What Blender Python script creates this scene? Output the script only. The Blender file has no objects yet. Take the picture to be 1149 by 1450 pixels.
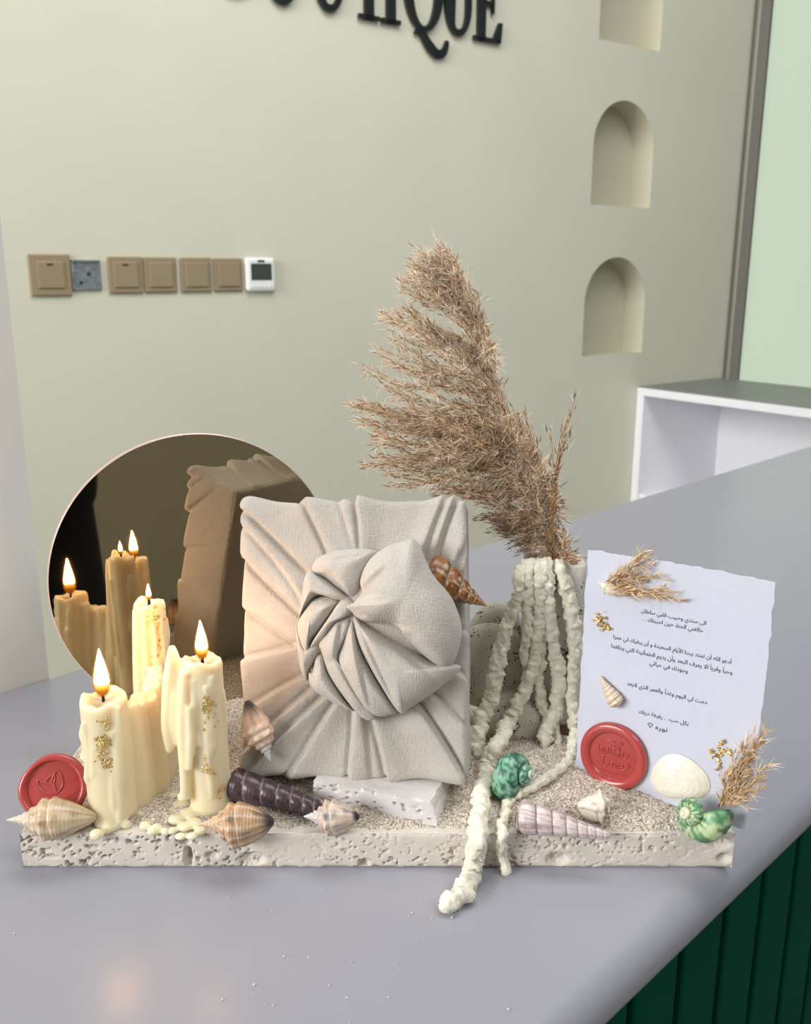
import bpy, bmesh, math, random
import numpy as np
from mathutils import Matrix, Vector

random.seed(7)
RNG = np.random.default_rng(7)
scene = bpy.context.scene
COL = scene.collection
PI = math.pi

# ------------------------------------------------------------------ camera
F_PX, CX, CY = 1300.0, 574.5, 725.0
TH = math.radians(14.65)
CAM = Vector((0.0, 0.0, 0.327))
ct, st = math.cos(TH), math.sin(TH)
cd = bpy.data.cameras.new('camera')
cam = bpy.data.objects.new('camera', cd)
COL.objects.link(cam)
cam.location = CAM
cam.rotation_euler = (PI / 2 - TH, 0, 0)
cd.sensor_fit = 'VERTICAL'
cd.sensor_height = 36.0
cd.sensor_width = 36.0
cd.lens = F_PX / 1450.0 * 36.0
cd.clip_start = 0.01
cd.dof.use_dof = True
cd.dof.focus_distance = 0.54
cd.dof.aperture_fstop = 17.0
scene.camera = cam

# ------------------------------------------------------------------ light
scene.view_settings.view_transform = 'Standard'
scene.view_settings.look = 'None'
scene.view_settings.gamma = 1.0
scene.view_settings.use_curve_mapping = False
scene.view_settings.exposure = -0.04
world = bpy.data.worlds.new('daylight')
scene.world = world
world.use_nodes = True
wb = world.node_tree.nodes['Background']
wb.inputs[0].default_value = (0.88, 0.94, 1.0, 1)
wb.inputs[1].default_value = 0.31


def area_light(name, loc, target, sx, sy, power, color):
    l = bpy.data.lights.new(name, 'AREA')
    l.shape = 'RECTANGLE'
    l.size, l.size_y = sx, sy
    l.energy = power
    l.color = color
    o = bpy.data.objects.new(name, l)
    COL.objects.link(o)
    o.location = loc
    o.rotation_euler = (Vector(target) - Vector(loc)).to_track_quat('-Z', 'Y').to_euler()
    return o


area_light('shop_window_light', (-5.0, -3.0, 2.2), (0.3, 1.2, 0.2), 3.4, 2.4, 440, (1.0, 0.98, 0.94))
area_light('ceiling_light_panel', (0.35, 0.9, 2.6), (0.35, 2.0, 0.6), 2.2, 1.2, 54, (1.0, 0.98, 0.94))
area_light('pillar_fill_light', (1.6, -1.0, 2.4), (-0.3, 0.8, 0.3), 1.4, 1.0, 26, (1.0, 0.99, 0.96))  # unseen fill lamp, added front right to brighten the white pillar


# ------------------------------------------------------------------ pixel helpers (photo pixel -> point in the room)
def ray(u, v):
    a, b = (u - CX) / F_PX, (CY - v) / F_PX
    return Vector((a, ct + b * st, -st + b * ct))


def at_z(u, v, z):
    d = ray(u, v)
    return CAM + d * ((z - CAM.z) / d.z)


def at_y(u, v, y):
    d = ray(u, v)
    return CAM + d * (y / d.y)


def at_plane(u, v, p, n):
    d = ray(u, v)
    return CAM + d * ((p - CAM).dot(n) / d.dot(n))


# ------------------------------------------------------------------ noise
def _hash(ix, iy, iz):
    h = (ix.astype(np.int64) * 374761393 + iy.astype(np.int64) * 668265263 + iz.astype(np.int64) * 2147483647) & 0x7fffffff
    h = ((h ^ (h >> 13)) * 1274126177) & 0x7fffffff
    return ((h ^ (h >> 16)) & 0xffff) / 65535.0


def vn(x, y, z=0.0):
    x, y, z = np.broadcast_arrays(np.asarray(x, float), np.asarray(y, float), np.asarray(z, float))
    ix, iy, iz = np.floor(x), np.floor(y), np.floor(z)
    fx, fy, fz = x - ix, y - iy, z - iz
    fx, fy, fz = [t * t * (3 - 2 * t) for t in (fx, fy, fz)]
    r = 0
    for a in (0, 1):
        for b in (0, 1):
            for c in (0, 1):
                w = (fx if a else 1 - fx) * (fy if b else 1 - fy) * (fz if c else 1 - fz)
                r = r + w * _hash(ix + a, iy + b, iz + c)
    return r


def fbm(x, y, z=0.0, o=3):
    r, a, t = 0, 1.0, 0
    for k in range(o):
        r = r + a * vn(np.asarray(x) * 2 ** k + 7.3 * k, np.asarray(y) * 2 ** k + 3.1 * k, np.asarray(z) * 2 ** k)
        t += a
        a *= .5
    return r / t


def sstep(a, b, x):
    t = np.clip((np.asarray(x, float) - a) / (b - a), 0, 1)
    return t * t * (3 - 2 * t)


# ------------------------------------------------------------------ object helpers
def wm(o):
    return (wm(o.parent) if o.parent else Matrix()) @ o.matrix_basis


def tag(o, label=None, cat=None, group=None, kind=None):
    for k, v in (('label', label), ('category', cat), ('group', group), ('kind', kind)):
        if v:
            o[k] = v
    return o


def thing(name, label, cat, loc=(0, 0, 0), group=None, rot=None):
    o = bpy.data.objects.new(name, None)
    COL.objects.link(o)
    o.empty_display_size = 0.02
    if isinstance(loc, Matrix):
        o.matrix_basis = loc
    else:
        o.location = loc
        if rot:
            o.rotation_euler = rot
    return tag(o, label, cat, group)


def mk(name, verts, faces, mat, parent=None, world=False, smooth=True, cols=None, kind=None, merge=0):
    """one mesh object; world=True: verts are world points, moved into the parent's frame"""
    if isinstance(verts, np.ndarray):
        verts = verts.tolist()
    if world and parent:
        inv = wm(parent).inverted()
        verts = [inv @ Vector(v) for v in verts]
    me = bpy.data.meshes.new(name)
    me.from_pydata([tuple(v) for v in verts], [], faces)
    if cols is not None:
        at = me.color_attributes.new('col', 'FLOAT_COLOR', 'POINT')
        c = np.ones((len(verts), 4), np.float32)
        c[:, :3] = np.clip(cols, 0, 1)
        at.data.foreach_set('color', c.ravel())
    if merge:
        bm = bmesh.new()
        bm.from_mesh(me)
        bmesh.ops.remove_doubles(bm, verts=bm.verts, dist=merge)
        bmesh.ops.recalc_face_normals(bm, faces=bm.faces)
        bm.to_mesh(me)
        bm.free()
    me.polygons.foreach_set('use_smooth', np.full(len(me.polygons), bool(smooth)))
    me.update()
    me.materials.append(mat)
    o = bpy.data.objects.new(name, me)
    COL.objects.link(o)
    if parent:
        o.parent = parent
    if kind:
        o['kind'] = kind
    return o


class MB:
    def __init__(s):
        s.v, s.f = [], []

    def add(s, v, f):
        n = len(s.v)
        s.v += [tuple(p) for p in v]
        s.f += [tuple(i + n for i in q) for q in f]
        return s

    def box(s, x0, x1, y0, y1, z0, z1, M=None):
        v = [Vector((x, y, z)) for x in (x0, x1) for y in (y0, y1) for z in (z0, z1)]
        if M is not None:
            v = [M @ p for p in v]
        return s.add(v, [(0, 1, 3, 2), (4, 6, 7, 5), (0, 4, 5, 1), (2, 3, 7, 6), (0, 2, 6, 4), (1, 5, 7, 3)])

    def tube(s, pts, rad, seg=10, M=None, ell=None):
        pts = [Vector(p) for p in pts]
        n = len(pts)
        rad = rad if hasattr(rad, '__len__') else [rad] * n
        up = Vector((0.13, -0.97, 0.2)).normalized()
        v = []
        for i, p in enumerate(pts):
            t = (pts[min(i + 1, n - 1)] - pts[max(i - 1, 0)])
            t = t.normalized() if t.length > 1e-9 else Vector((0, 0, 1))
            a = t.cross(up)
            if a.length < .05:
                a = t.cross(Vector((1, 0, 0)))
            a.normalize()
            b = a.cross(t)
            for k in range(seg):
                q = 2 * PI * k / seg
                v.append(p + (a * math.cos(q) + b * math.sin(q)) * rad[i])
        f = [(i * seg + k, i * seg + (k + 1) % seg, (i + 1) * seg + (k + 1) % seg, (i + 1) * seg + k) for i in range(n - 1) for k in range(seg)]
        f += [tuple(reversed(range(seg))), tuple(range((n - 1) * seg, n * seg))]
        if M is not None:
            v = [M @ p for p in v]
        return s.add(v, f)

    def blob(s, c, r, seg=12, rings=8):
        rx, ry, rz = r if hasattr(r, '__len__') else (r, r, r)
        v, f = [], []
        for i in range(rings + 1):
            a = PI * i / rings
            for k in range(seg):
                b = 2 * PI * k / seg
                v.append((c[0] + rx * math.sin(a) * math.cos(b), c[1] + ry * math.sin(a) * math.sin(b), c[2] + rz * math.cos(a)))
        for i in range(rings):
            for k in range(seg):
                f.append((i * seg + k, (i + 1) * seg + k, (i + 1) * seg + (k + 1) % seg, i * seg + (k + 1) % seg))
        return s.add(v, f)

    def lathe(s, prof, seg=48, fn=None, M=None):
        v, n = [], len(prof)
        for i, (r, z) in enumerate(prof):
            for k in range(seg):
                a = 2 * PI * k / seg
                rr, zz = fn(r, z, a) if fn else (r, z)
                v.append(Vector((rr * math.cos(a), rr * math.sin(a), zz)))
        f = [(i * seg + k, i * seg + (k + 1) % seg, (i + 1) * seg + (k + 1) % seg, (i + 1) * seg + k) for i in range(n - 1) for k in range(seg)]
        if M is not None:
            v = [M @ p for p in v]
        return s.add(v, f)

    def build(s, name, mat, parent=None, world=False, smooth=True, kind=None, merge=0, bevel=0, seg=2):
        o = mk(name, s.v, s.f, mat, parent, world, smooth, kind=kind, merge=merge)
        if bevel:
            m = o.modifiers.new('bevel', 'BEVEL')
            m.width = bevel
            m.segments = seg
            m.limit_method = 'ANGLE'
        return o


def catmull(P, n=8, closed=False):
    P = [np.array(p, float) for p in P]
    out, m = [], len(P)
    rng = range(m) if closed else range(m - 1)
    for i in rng:
        if closed:
            a, b, c, d = P[(i - 1) % m], P[i], P[(i + 1) % m], P[(i + 2) % m]
        else:
            a, b, c, d = P[max(i - 1, 0)], P[i], P[i + 1], P[min(i + 2, m - 1)]
        for k in range(n):
            t = k / n
            out.append(.5 * (2 * b + (c - a) * t + (2 * a - 5 * b + 4 * c - d) * t * t + (3 * b - a - 3 * c + d) * t ** 3))
    if not closed:
        out.append(P[-1])
    return np.array(out)


# ------------------------------------------------------------------ materials
def lin(c):
    c = c / 255.0
    return c / 12.92 if c <= .04045 else ((c + .055) / 1.055) ** 2.4


def C(r, g, b):
    return (lin(r), lin(g), lin(b))


def mat(name, c, rough=.5, metal=0, var=.0, vscale=40, bump=0, bscale=200, sss=0, ssr=(.01, .006, .003), coat=0, attr=False, spec=.5, dist=.001):
    m = bpy.data.materials.new(name)
    m.use_nodes = True
    nt = m.node_tree
    b = nt.nodes['Principled BSDF']
    b.inputs['Base Color'].default_value = (*c, 1)
    b.inputs['Roughness'].default_value = rough
    b.inputs['Metallic'].default_value = metal
    b.inputs['Specular IOR Level'].default_value = spec
    if coat:
        b.inputs['Coat Weight'].default_value = coat
        b.inputs['Coat Roughness'].default_value = .15
    if sss:
        b.inputs['Subsurface Weight'].default_value = sss
        b.inputs['Subsurface Radius'].default_value = (1, ssr[1] / ssr[0], ssr[2] / ssr[0])
        b.inputs['Subsurface Scale'].default_value = ssr[0]
    tc = nt.nodes.new('ShaderNodeTexCoord')
    src = None
    if attr:
        a = nt.nodes.new('ShaderNodeAttribute')
        a.attribute_name = 'col'
        src = a.outputs['Color']
        nt.links.new(src, b.inputs['Base Color'])
    if var:
        n = nt.nodes.new('ShaderNodeTexNoise')
        n.inputs['Scale'].default_value = vscale
        n.inputs['Detail'].default_value = 4
        nt.links.new(tc.outputs['Object'], n.inputs['Vector'])
        mp = nt.nodes.new('ShaderNodeMapRange')
        mp.inputs['From Min'].default_value = .3
        mp.inputs['From Max'].default_value = .7
        mp.inputs['To Min'].default_value = 1 - var
        mp.inputs['To Max'].default_value = 1 + var
        nt.links.new(n.outputs['Fac'], mp.inputs['Value'])
        mx = nt.nodes.new('ShaderNodeVectorMath')
        mx.operation = 'SCALE'
        if src:
            nt.links.new(src, mx.inputs[0])
        else:
            mx.inputs[0].default_value = c
        nt.links.new(mp.outputs['Result'], mx.inputs['Scale'])
        nt.links.new(mx.outputs['Vector'], b.inputs['Base Color'])
    if bump:
        n = nt.nodes.new('ShaderNodeTexNoise')
        n.inputs['Scale'].default_value = bscale
        n.inputs['Detail'].default_value = 3
        nt.links.new(tc.outputs['Object'], n.inputs['Vector'])
        bp = nt.nodes.new('ShaderNodeBump')
        bp.inputs['Strength'].default_value = bump
        bp.inputs['Distance'].default_value = dist
        nt.links.new(n.outputs['Fac'], bp.inputs['Height'])
        nt.links.new(bp.outputs['Normal'], b.inputs['Normal'])
    return m


def speckle(m, c, scale, thr, base):
    """small dark specks mixed over a plain base colour"""
    nt = m.node_tree
    b = nt.nodes['Principled BSDF']
    tc = nt.nodes.new('ShaderNodeTexCoord')
    vo = nt.nodes.new('ShaderNodeTexVoronoi')
    vo.inputs['Scale'].default_value = scale
    nt.links.new(tc.outputs['Object'], vo.inputs['Vector'])
    no = nt.nodes.new('ShaderNodeTexNoise')
    no.inputs['Scale'].default_value = scale * .35
    nt.links.new(tc.outputs['Object'], no.inputs['Vector'])
    mu = nt.nodes.new('ShaderNodeMath')
    mu.operation = 'MULTIPLY'
    mp = nt.nodes.new('ShaderNodeMapRange')
    mp.inputs['From Min'].default_value = .42
    mp.inputs['From Max'].default_value = .72
    mp.inputs['To Max'].default_value = thr
    nt.links.new(no.outputs['Fac'], mp.inputs['Value'])
    lt = nt.nodes.new('ShaderNodeMath')
    lt.operation = 'LESS_THAN'
    nt.links.new(vo.outputs['Distance'], lt.inputs[0])
    nt.links.new(mp.outputs['Result'], lt.inputs[1])
    mx = nt.nodes.new('ShaderNodeMix')
    mx.data_type = 'RGBA'
    mx.inputs[6].default_value = (*base, 1)
    mx.inputs[7].default_value = (*c, 1)
    nt.links.new(lt.outputs[0], mx.inputs[0])
    nt.links.new(mx.outputs[2], b.inputs['Base Color'])
    return m


M = {}
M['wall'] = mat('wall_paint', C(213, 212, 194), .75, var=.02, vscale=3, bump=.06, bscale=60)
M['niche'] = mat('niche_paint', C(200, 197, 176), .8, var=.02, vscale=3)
M['white_wall'] = mat('white_paint', C(236, 238, 232), .6, var=.01, vscale=3)
M['room'] = mat('room_wall_paint', C(200, 194, 174), .8, var=.03, vscale=2)
M['floor'] = mat('floor_tile', C(150, 148, 142), .4, var=.04, vscale=6)
M['counter'] = mat('counter_laminate', C(153, 154, 164), .28, var=.012, vscale=5)
M['green'] = mat('green_paint', C(0, 72, 54), .5, var=.10, vscale=9, bump=.05, bscale=30, spec=.015)
M['green_dark'] = mat('green_groove_paint', C(0, 40, 30), .6, var=.05, spec=.01)
M['cab_white'] = mat('white_cabinet_board', C(236, 236, 242), .45, var=.01)
M['cab_top'] = mat('grey_cabinet_top', C(128, 132, 126), .45, var=.05, vscale=8)
M['frame'] = mat('grey_window_metal', C(150, 146, 134), .45, metal=0, var=.03)
M['gasket'] = mat('dark_gasket', C(46, 58, 52), .6, var=.03)
M['sign'] = mat('black_acrylic', C(24, 30, 28), .3, var=.05)
M['switch'] = mat('bronze_plastic', C(154, 138, 110), .35, var=.02, spec=.6)
M['switch_dark'] = mat('dark_slot', C(60, 48, 34), .5, var=.02)
M['steel'] = mat('galvanised_steel', C(150, 158, 162), .42, metal=.6, var=.3, vscale=70)
M['plastic_white'] = mat('white_plastic', C(240, 242, 240), .35, var=.01)
M['lcd'] = mat('lcd_glass', C(66, 72, 66), .2, var=.03)
M['lcd_seg'] = mat('lcd_segment', C(40, 44, 40), .4, var=.02)
M['travertine'] = mat('travertine', C(214, 206, 197), .75, var=.07, vscale=90, bump=.35, bscale=700, dist=.0006)
M['travertine_white'] = mat('pale_travertine', C(216, 212, 212), .8, var=.04, vscale=120, bump=.5, bscale=900, dist=.0006)
M['cloth'] = mat('linen', C(192, 186, 179), .9, var=.035, vscale=60)
M['paper'] = mat('cotton_paper', C(205, 208, 225), .9, var=.012, vscale=200, bump=.25, bscale=900, dist=.0003)
M['ink'] = mat('grey_ink', C(66, 68, 82), .8, var=.05)
M['wax'] = mat('candle_wax', C(234, 222, 188), .36, var=.02, vscale=60, sss=.8, ssr=(.009, .0075, .0058))
M['wick'] = mat('burnt_wick', C(22, 18, 16), .9, var=.1)
M['gold'] = mat('gold_leaf', C(238, 208, 140), .32, metal=1.0, var=.25, vscale=900, bump=.6, bscale=1500)
M['seal'] = mat('red_sealing_wax', C(178, 70, 68), .25, var=.04, vscale=80, coat=.4)
M['seal_face'] = mat('red_sealing_wax_stamped', C(172, 66, 64), .38, var=.06, vscale=200, bump=.1, bscale=600)
M['shell'] = mat('shell', (1, 1, 1), .35, attr=True, var=.06, vscale=250, bump=.2, bscale=500, coat=.15, dist=.0004)
M['strand'] = mat('cream_chenille', C(240, 236, 218), .95, var=.05, vscale=600, bump=.6, bscale=1500, sss=.15, ssr=(.003, .002, .0015))
M['spike'] = mat('dry_grass', (1, 1, 1), .8, attr=True, var=.1, vscale=90)
M['hair'] = mat('dry_grass_hair', (1, 1, 1), .7, attr=True, var=.06, vscale=60)
M['grass_stem'] = mat('dry_stem', C(150, 112, 70), .7, var=.1, vscale=90)
M['ceramic'] = speckle(mat('speckled_ceramic', C(206, 200, 188), .7), C(92, 80, 66), 520, .5, C(206, 201, 190))
M['foot'] = mat('brown_foot', C(112, 88, 60), .7, var=.2, vscale=90)
M['black_cloth'] = mat('black_cloth', C(14, 13, 14), .8, var=.15, vscale=20)
M['skin'] = mat('skin', C(196, 150, 122), .5, var=.04)
M['phone'] = mat('dark_phone', C(30, 30, 34), .3, var=.03)
M['rim'] = mat('mirror_edge', C(214, 186, 176), .3, var=.03, spec=.7)
M['mirror'] = mat('bronze_mirror', C(186, 172, 150), .02, metal=1.0, var=.005)

# weave on the linen
nt = M['cloth'].node_tree
b_ = nt.nodes['Principled BSDF']
tc_ = nt.nodes.new('ShaderNodeTexCoord')
hs = []
for sc in ((260, 1900, 260), (1900, 260, 260)):
    mp_ = nt.nodes.new('ShaderNodeMapping')
    mp_.inputs['Scale'].default_value = (sc[0], sc[2], sc[1])
    nt.links.new(tc_.outputs['Object'], mp_.inputs['Vector'])
    n_ = nt.nodes.new('ShaderNodeTexNoise')
    n_.inputs['Scale'].default_value = 1.0
    n_.inputs['Detail'].default_value = 2
    nt.links.new(mp_.outputs['Vector'], n_.inputs['Vector'])
    hs.append(n_.outputs['Fac'])
ad = nt.nodes.new('ShaderNodeMath')
ad.operation = 'ADD'
nt.links.new(hs[0], ad.inputs[0])
nt.links.new(hs[1], ad.inputs[1])
bp_ = nt.nodes.new('ShaderNodeBump')
bp_.inputs['Strength'].default_value = .9
bp_.inputs['Distance'].default_value = .0006
nt.links.new(ad.outputs[0], bp_.inputs['Height'])
nt.links.new(bp_.outputs['Normal'], b_.inputs['Normal'])
b_.inputs['Sheen Weight'].default_value = .15

# sand: grains of several colours
M['sand'] = mat('sand', C(190, 178, 164), .6, bump=.8, bscale=1800, dist=.0008)
nt = M['sand'].node_tree
b_ = nt.nodes['Principled BSDF']
tc_ = nt.nodes.new('ShaderNodeTexCoord')
vo_ = nt.nodes.new('ShaderNodeTexVoronoi')
vo_.inputs['Scale'].default_value = 1100
nt.links.new(tc_.outputs['Object'], vo_.inputs['Vector'])
sp_ = nt.nodes.new('ShaderNodeSeparateColor')
nt.links.new(vo_.outputs['Color'], sp_.inputs[0])
cr_ = nt.nodes.new('ShaderNodeValToRGB')
for i, (p, c) in enumerate([(0, C(138, 122, 104)), (.25, C(186, 172, 154)), (.6, C(208, 196, 182)), (1, C(240, 236, 230))]):
    e = cr_.color_ramp.elements[i] if i < 2 else cr_.color_ramp.elements.new(p)
    e.position = p
    e.color = (*c, 1)
nt.links.new(sp_.outputs[0], cr_.inputs['Fac'])
nt.links.new(cr_.outputs['Color'], b_.inputs['Base Color'])

# frosted glass: scatters daylight, plus an added glow standing in for daylight behind
M['frost'] = bpy.data.materials.new('frosted_glass')
M['frost'].use_nodes = True
nt = M['frost'].node_tree
for n in list(nt.nodes):
    nt.nodes.remove(n)
out = nt.nodes.new('ShaderNodeOutputMaterial')
tr = nt.nodes.new('ShaderNodeBsdfTranslucent')
no_ = nt.nodes.new('ShaderNodeTexNoise')
no_.inputs['Scale'].default_value = 2.0
cr_ = nt.nodes.new('ShaderNodeValToRGB')
cr_.color_ramp.elements[0].color = (*C(226, 236, 222), 1)
cr_.color_ramp.elements[1].color = (*C(236, 248, 232), 1)
nt.links.new(no_.outputs['Fac'], cr_.inputs['Fac'])
nt.links.new(cr_.outputs['Color'], tr.inputs['Color'])
gl = nt.nodes.new('ShaderNodeBsdfPrincipled')
gl.inputs['Base Color'].default_value = (*C(215, 228, 210), 1)
gl.inputs['Roughness'].default_value = .3
mx = nt.nodes.new('ShaderNodeMixShader')
mx.inputs[0].default_value = .3
nt.links.new(tr.outputs[0], mx.inputs[1])
nt.links.new(gl.outputs[0], mx.inputs[2])
em_ = nt.nodes.new('ShaderNodeEmission')
em_.inputs['Color'].default_value = (*C(226, 233, 216), 1)
em_.inputs['Strength'].default_value = .30
as_ = nt.nodes.new('ShaderNodeAddShader')
nt.links.new(mx.outputs[0], as_.inputs[0])
nt.links.new(em_.outputs[0], as_.inputs[1])
nt.links.new(as_.outputs[0], out.inputs[0])


def flame_mat(name, ramp, strength, alpha=None):
    m = bpy.data.materials.new(name)
    m.use_nodes = True
    nt = m.node_tree
    for n in list(nt.nodes):
        nt.nodes.remove(n)
    out = nt.nodes.new('ShaderNodeOutputMaterial')
    em = nt.nodes.new('ShaderNodeEmission')
    em.inputs['Strength'].default_value = strength
    tc = nt.nodes.new('ShaderNodeTexCoord')
    sx = nt.nodes.new('ShaderNodeSeparateXYZ')
    nt.links.new(tc.outputs['Generated'], sx.inputs[0])
    cr = nt.nodes.new('ShaderNodeValToRGB')
    for i, (p, c) in enumerate(ramp):
        e = cr.color_ramp.elements[i] if i < 2 else cr.color_ramp.elements.new(p)
        e.position = p
        e.color = (*c, 1)
    nt.links.new(sx.outputs[2], cr.inputs['Fac'])
    nt.links.new(cr.outputs['Color'], em.inputs['Color'])
    if alpha is None:
        nt.links.new(em.outputs[0], out.inputs[0])
    else:
        t = nt.nodes.new('ShaderNodeBsdfTransparent')
        mx = nt.nodes.new('ShaderNodeMixShader')
        mx.inputs[0].default_value = alpha
        nt.links.new(t.outputs[0], mx.inputs[1])
        nt.links.new(em.outputs[0], mx.inputs[2])
        nt.links.new(mx.outputs[0], out.inputs[0])
    return m


M['flame'] = flame_mat('flame_core', [(0, (.0009, .0002, .0)), (.16, (.0025, .0007, .00004)), (.28, (.012, .005, .0008)), (.45, (.6, .30, .10)), (1, (1, .50, .18))], 330.0)
M['glow'] = flame_mat('flame_mantle', [(0, (.5, .12, .01)), (.4, (1, .42, .06)), (1, (1, .5, .1))], 1.0, .35)

# ================================================================== ROOM
FLOOR_Z = -0.95
w_dir = Vector((.810, .586, 0)).normalized()       # along the sign wall, to the right
w_in = Vector((-w_dir.y, w_dir.x, 0))              # into the sign wall
W0 = at_y(70, 390, 2.198)
W0.z = 0


def wp(t, z, off=0.0):                             # point on the sign wall; off>0 stands proud of it
    p = W0 + w_dir * t - w_in * off
    return Vector((p.x, p.y, z))


def wall_tz(u, v, off=0.0):
    p = at_plane(u, v, W0 - w_in * off, w_in)
    q = p - W0
    return q.dot(w_dir), p.z


mb = MB().box(-3.5, 4.6, -3.4, 6, FLOOR_Z - .05, FLOOR_Z)
o = mb.build('floor', M['floor'], smooth=False)
tag(o, 'pale grey tiled floor of the shop', 'floor', kind='structure')

# sign wall with three arched recesses cut into it
T_END = wall_tz(1041, 300)[0]
niches = []
for (ul, ur, vt, vb) in ((848, 935.5, -86, 64), (836.5, 920.5, 141, 292), (824.5, 908.5, 364, 502)):
    tl = wall_tz(ul, vb)[0]
    tr_ = wall_tz(ur, vb)[0]
    zb = wall_tz((ul + ur) / 2, vb)[1]
    zt = wall_tz((ul + ur) / 2, vt)[1]
    niches.append((tl, tr_, zb, zt))
ZTOP = 1.95


def arch(tl, tr, zb, zt, n=20):
    c, r = (tl + tr) / 2, (tr - tl) / 2
    zc = zt - r * 1.0
    return [(tl, zb), (tr, zb)] + [(c + r * math.cos(PI * k / n), zc + r * math.sin(PI * k / n)) for k in range(n + 1)]


bm = bmesh.new()
loops = [[(-1.6, FLOOR_Z), (T_END, FLOOR_Z), (T_END, ZTOP), (-1.6, ZTOP)]] + [arch(*n) for n in niches]
edges = []
for L in loops:
    vs = [bm.verts.new((a, b, 0)) for a, b in L]
    edges += [bm.edges.new((vs[i], vs[(i + 1) % len(vs)])) for i in range(len(vs))]
bmesh.ops.triangle_fill(bm, use_beauty=True, edges=edges)
bm.verts.index_update()
V = [wp(v.co.x, v.co.y) for v in bm.verts]
Fc = [tuple(v.index for v in f.verts) for f in bm.faces]
bm.free()
mb = MB().add(V, Fc)
# rounded end of the wall and its return
RR = .05
arc = [wp(T_END + RR * math.sin(PI / 2 * k / 8), 0, -RR + RR * math.cos(PI / 2 * k / 8)) for k in range(9)] + [wp(T_END + RR, 0, -.22)]
for a, b in zip(arc[:-1], arc[1:]):
    mb.add([(a.x, a.y, FLOOR_Z), (b.x, b.y, FLOOR_Z), (b.x, b.y, ZTOP), (a.x, a.y, ZTOP)], [(0, 1, 2, 3)])
wall_b = mb.build('wall_back', M['wall'], smooth=False)
tag(wall_b, 'pale olive beige wall with three arched recesses and black lettering', 'wall', kind='structure')
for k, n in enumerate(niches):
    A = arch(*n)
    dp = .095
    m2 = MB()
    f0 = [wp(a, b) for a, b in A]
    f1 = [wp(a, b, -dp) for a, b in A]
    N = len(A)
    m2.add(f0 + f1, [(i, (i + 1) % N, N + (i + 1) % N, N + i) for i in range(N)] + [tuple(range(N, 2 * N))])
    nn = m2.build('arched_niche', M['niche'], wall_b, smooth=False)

# white pillar at the left, counter, its line
cb0, cb1 = at_z(0, 983, 0), at_z(1149, 632, 0)      # back edge of the worktop
cf0, cf1 = at_z(815, 1450, -.006), at_z(1149, 1150, -.006)   # its front edge
c_dir = (cb1 - cb0).normalized()
c_out = Vector((c_dir.y, -c_dir.x, 0))              # towards the customer
ob = cb0.dot(c_out)
of = (cf0.dot(c_out) + cf1.dot(c_out)) / 2
s_of = lambda p: p.dot(c_dir)


def cp(s, o, z):
    p = c_dir * s + c_out * o
    return Vector((p.x, p.y, z))


pc = at_z(75, 962, 0)
s1 = s_of(pc)
mb = MB()
Mc = Matrix(((c_dir.x, c_out.x, 0, 0), (c_dir.y, c_out.y, 0, 0), (0, 0, 1, 0), (0, 0, 0, 1)))
mb.box(s1 - .7, s1, ob - .12, ob - .001, FLOOR_Z, ZTOP, Mc)
o = mb.build('wall_left', M['white_wall'], smooth=False, bevel=.004)
tag(o, 'white painted pillar at the left behind the counter', 'wall', kind='structure')

# wall behind the photographer, seen only in the mirror, and a partition to the right of it
mb = MB().box(-1.2, 4.6, -1.75, -1.6, FLOOR_Z, 1.9)
o = mb.build('wall_front', M['room'], smooth=False)
tag(o, 'plain taupe wall across the shop, reflected in the round mirror', 'wall', kind='structure')

# frosted window right of the sign wall
wt0 = T_END + RR
win = thing('window_1', 'tall frosted glass window with slim grey metal frame at the right', 'window', wp(wt0, FLOOR_Z))
win['kind'] = 'structure'
Mw = Matrix(((w_dir.x, -w_in.x, 0, W0.x), (w_dir.y, -w_in.y, 0, W0.y), (0, 0, 1, 0), (0, 0, 0, 1)))
MB().box(wt0 + .045, wt0 + 1.3, -.02, -.012, FLOOR_Z + .05, ZTOP, Mw).build('glass_pane', M['frost'], win, True, False)
MB().box(wt0 - .004, wt0 + .066, -.05, .004, FLOOR_Z, ZTOP, Mw).build('window_frame', M['frame'], win, True, False, bevel=.004)
MB().box(wt0 + .066, wt0 + .086, -.03, -.006, FLOOR_Z, ZTOP, Mw).build('gasket', M['gasket'], win, True, False)
tr0 = wall_tz(1146, 500)[0]
MB().box(wt0 + 1.3, wt0 + 1.36, -.05, .004, FLOOR_Z, ZTOP, Mw).build('window_frame', M['frame'], win, True, False, bevel=.004)
MB().box(wt0 + .066, wt0 + 1.3, -.05, .002, FLOOR_Z, FLOOR_Z + .05, Mw).build('window_sill', M['frame'], win, True, False, bevel=.004)

# ------------------------------------------------------------------ counter
cnt = thing('counter', 'light grey shop counter with dark green boarded front', 'counter', cp(s_of(cf0), (ob + of) / 2, FLOOR_Z))
SA, SB = s_of(cf0) - .55, s_of(cb1) + .25
mb = MB()
R_ = .016
prof = [(ob, 0), (of - R_, 0)] + [(of - R_ + R_ * math.sin(PI * k / 12), -R_ + R_ * math.cos(PI * k / 12)) for k in range(1, 13)] + [(ob, -2 * R_)]
n = len(prof)
v = [cp(SA, a, z) for a, z in prof] + [cp(SB, a, z) for a, z in prof]
f = [(i, (i + 1) % n, n + (i + 1) % n, n + i) for i in range(n)] + [tuple(range(n))[::-1], tuple(range(n, 2 * n))]
top = mk('worktop', v, f, M['counter'], cnt, True, True)
me = top.modifiers.new('e', 'EDGE_SPLIT')
me.split_angle = math.radians(35)
MB().box(SA, SB, ob, of - .030, FLOOR_Z, -2 * R_, Mc).build('carcass', M['green_dark'], cnt, True, False)
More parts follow.
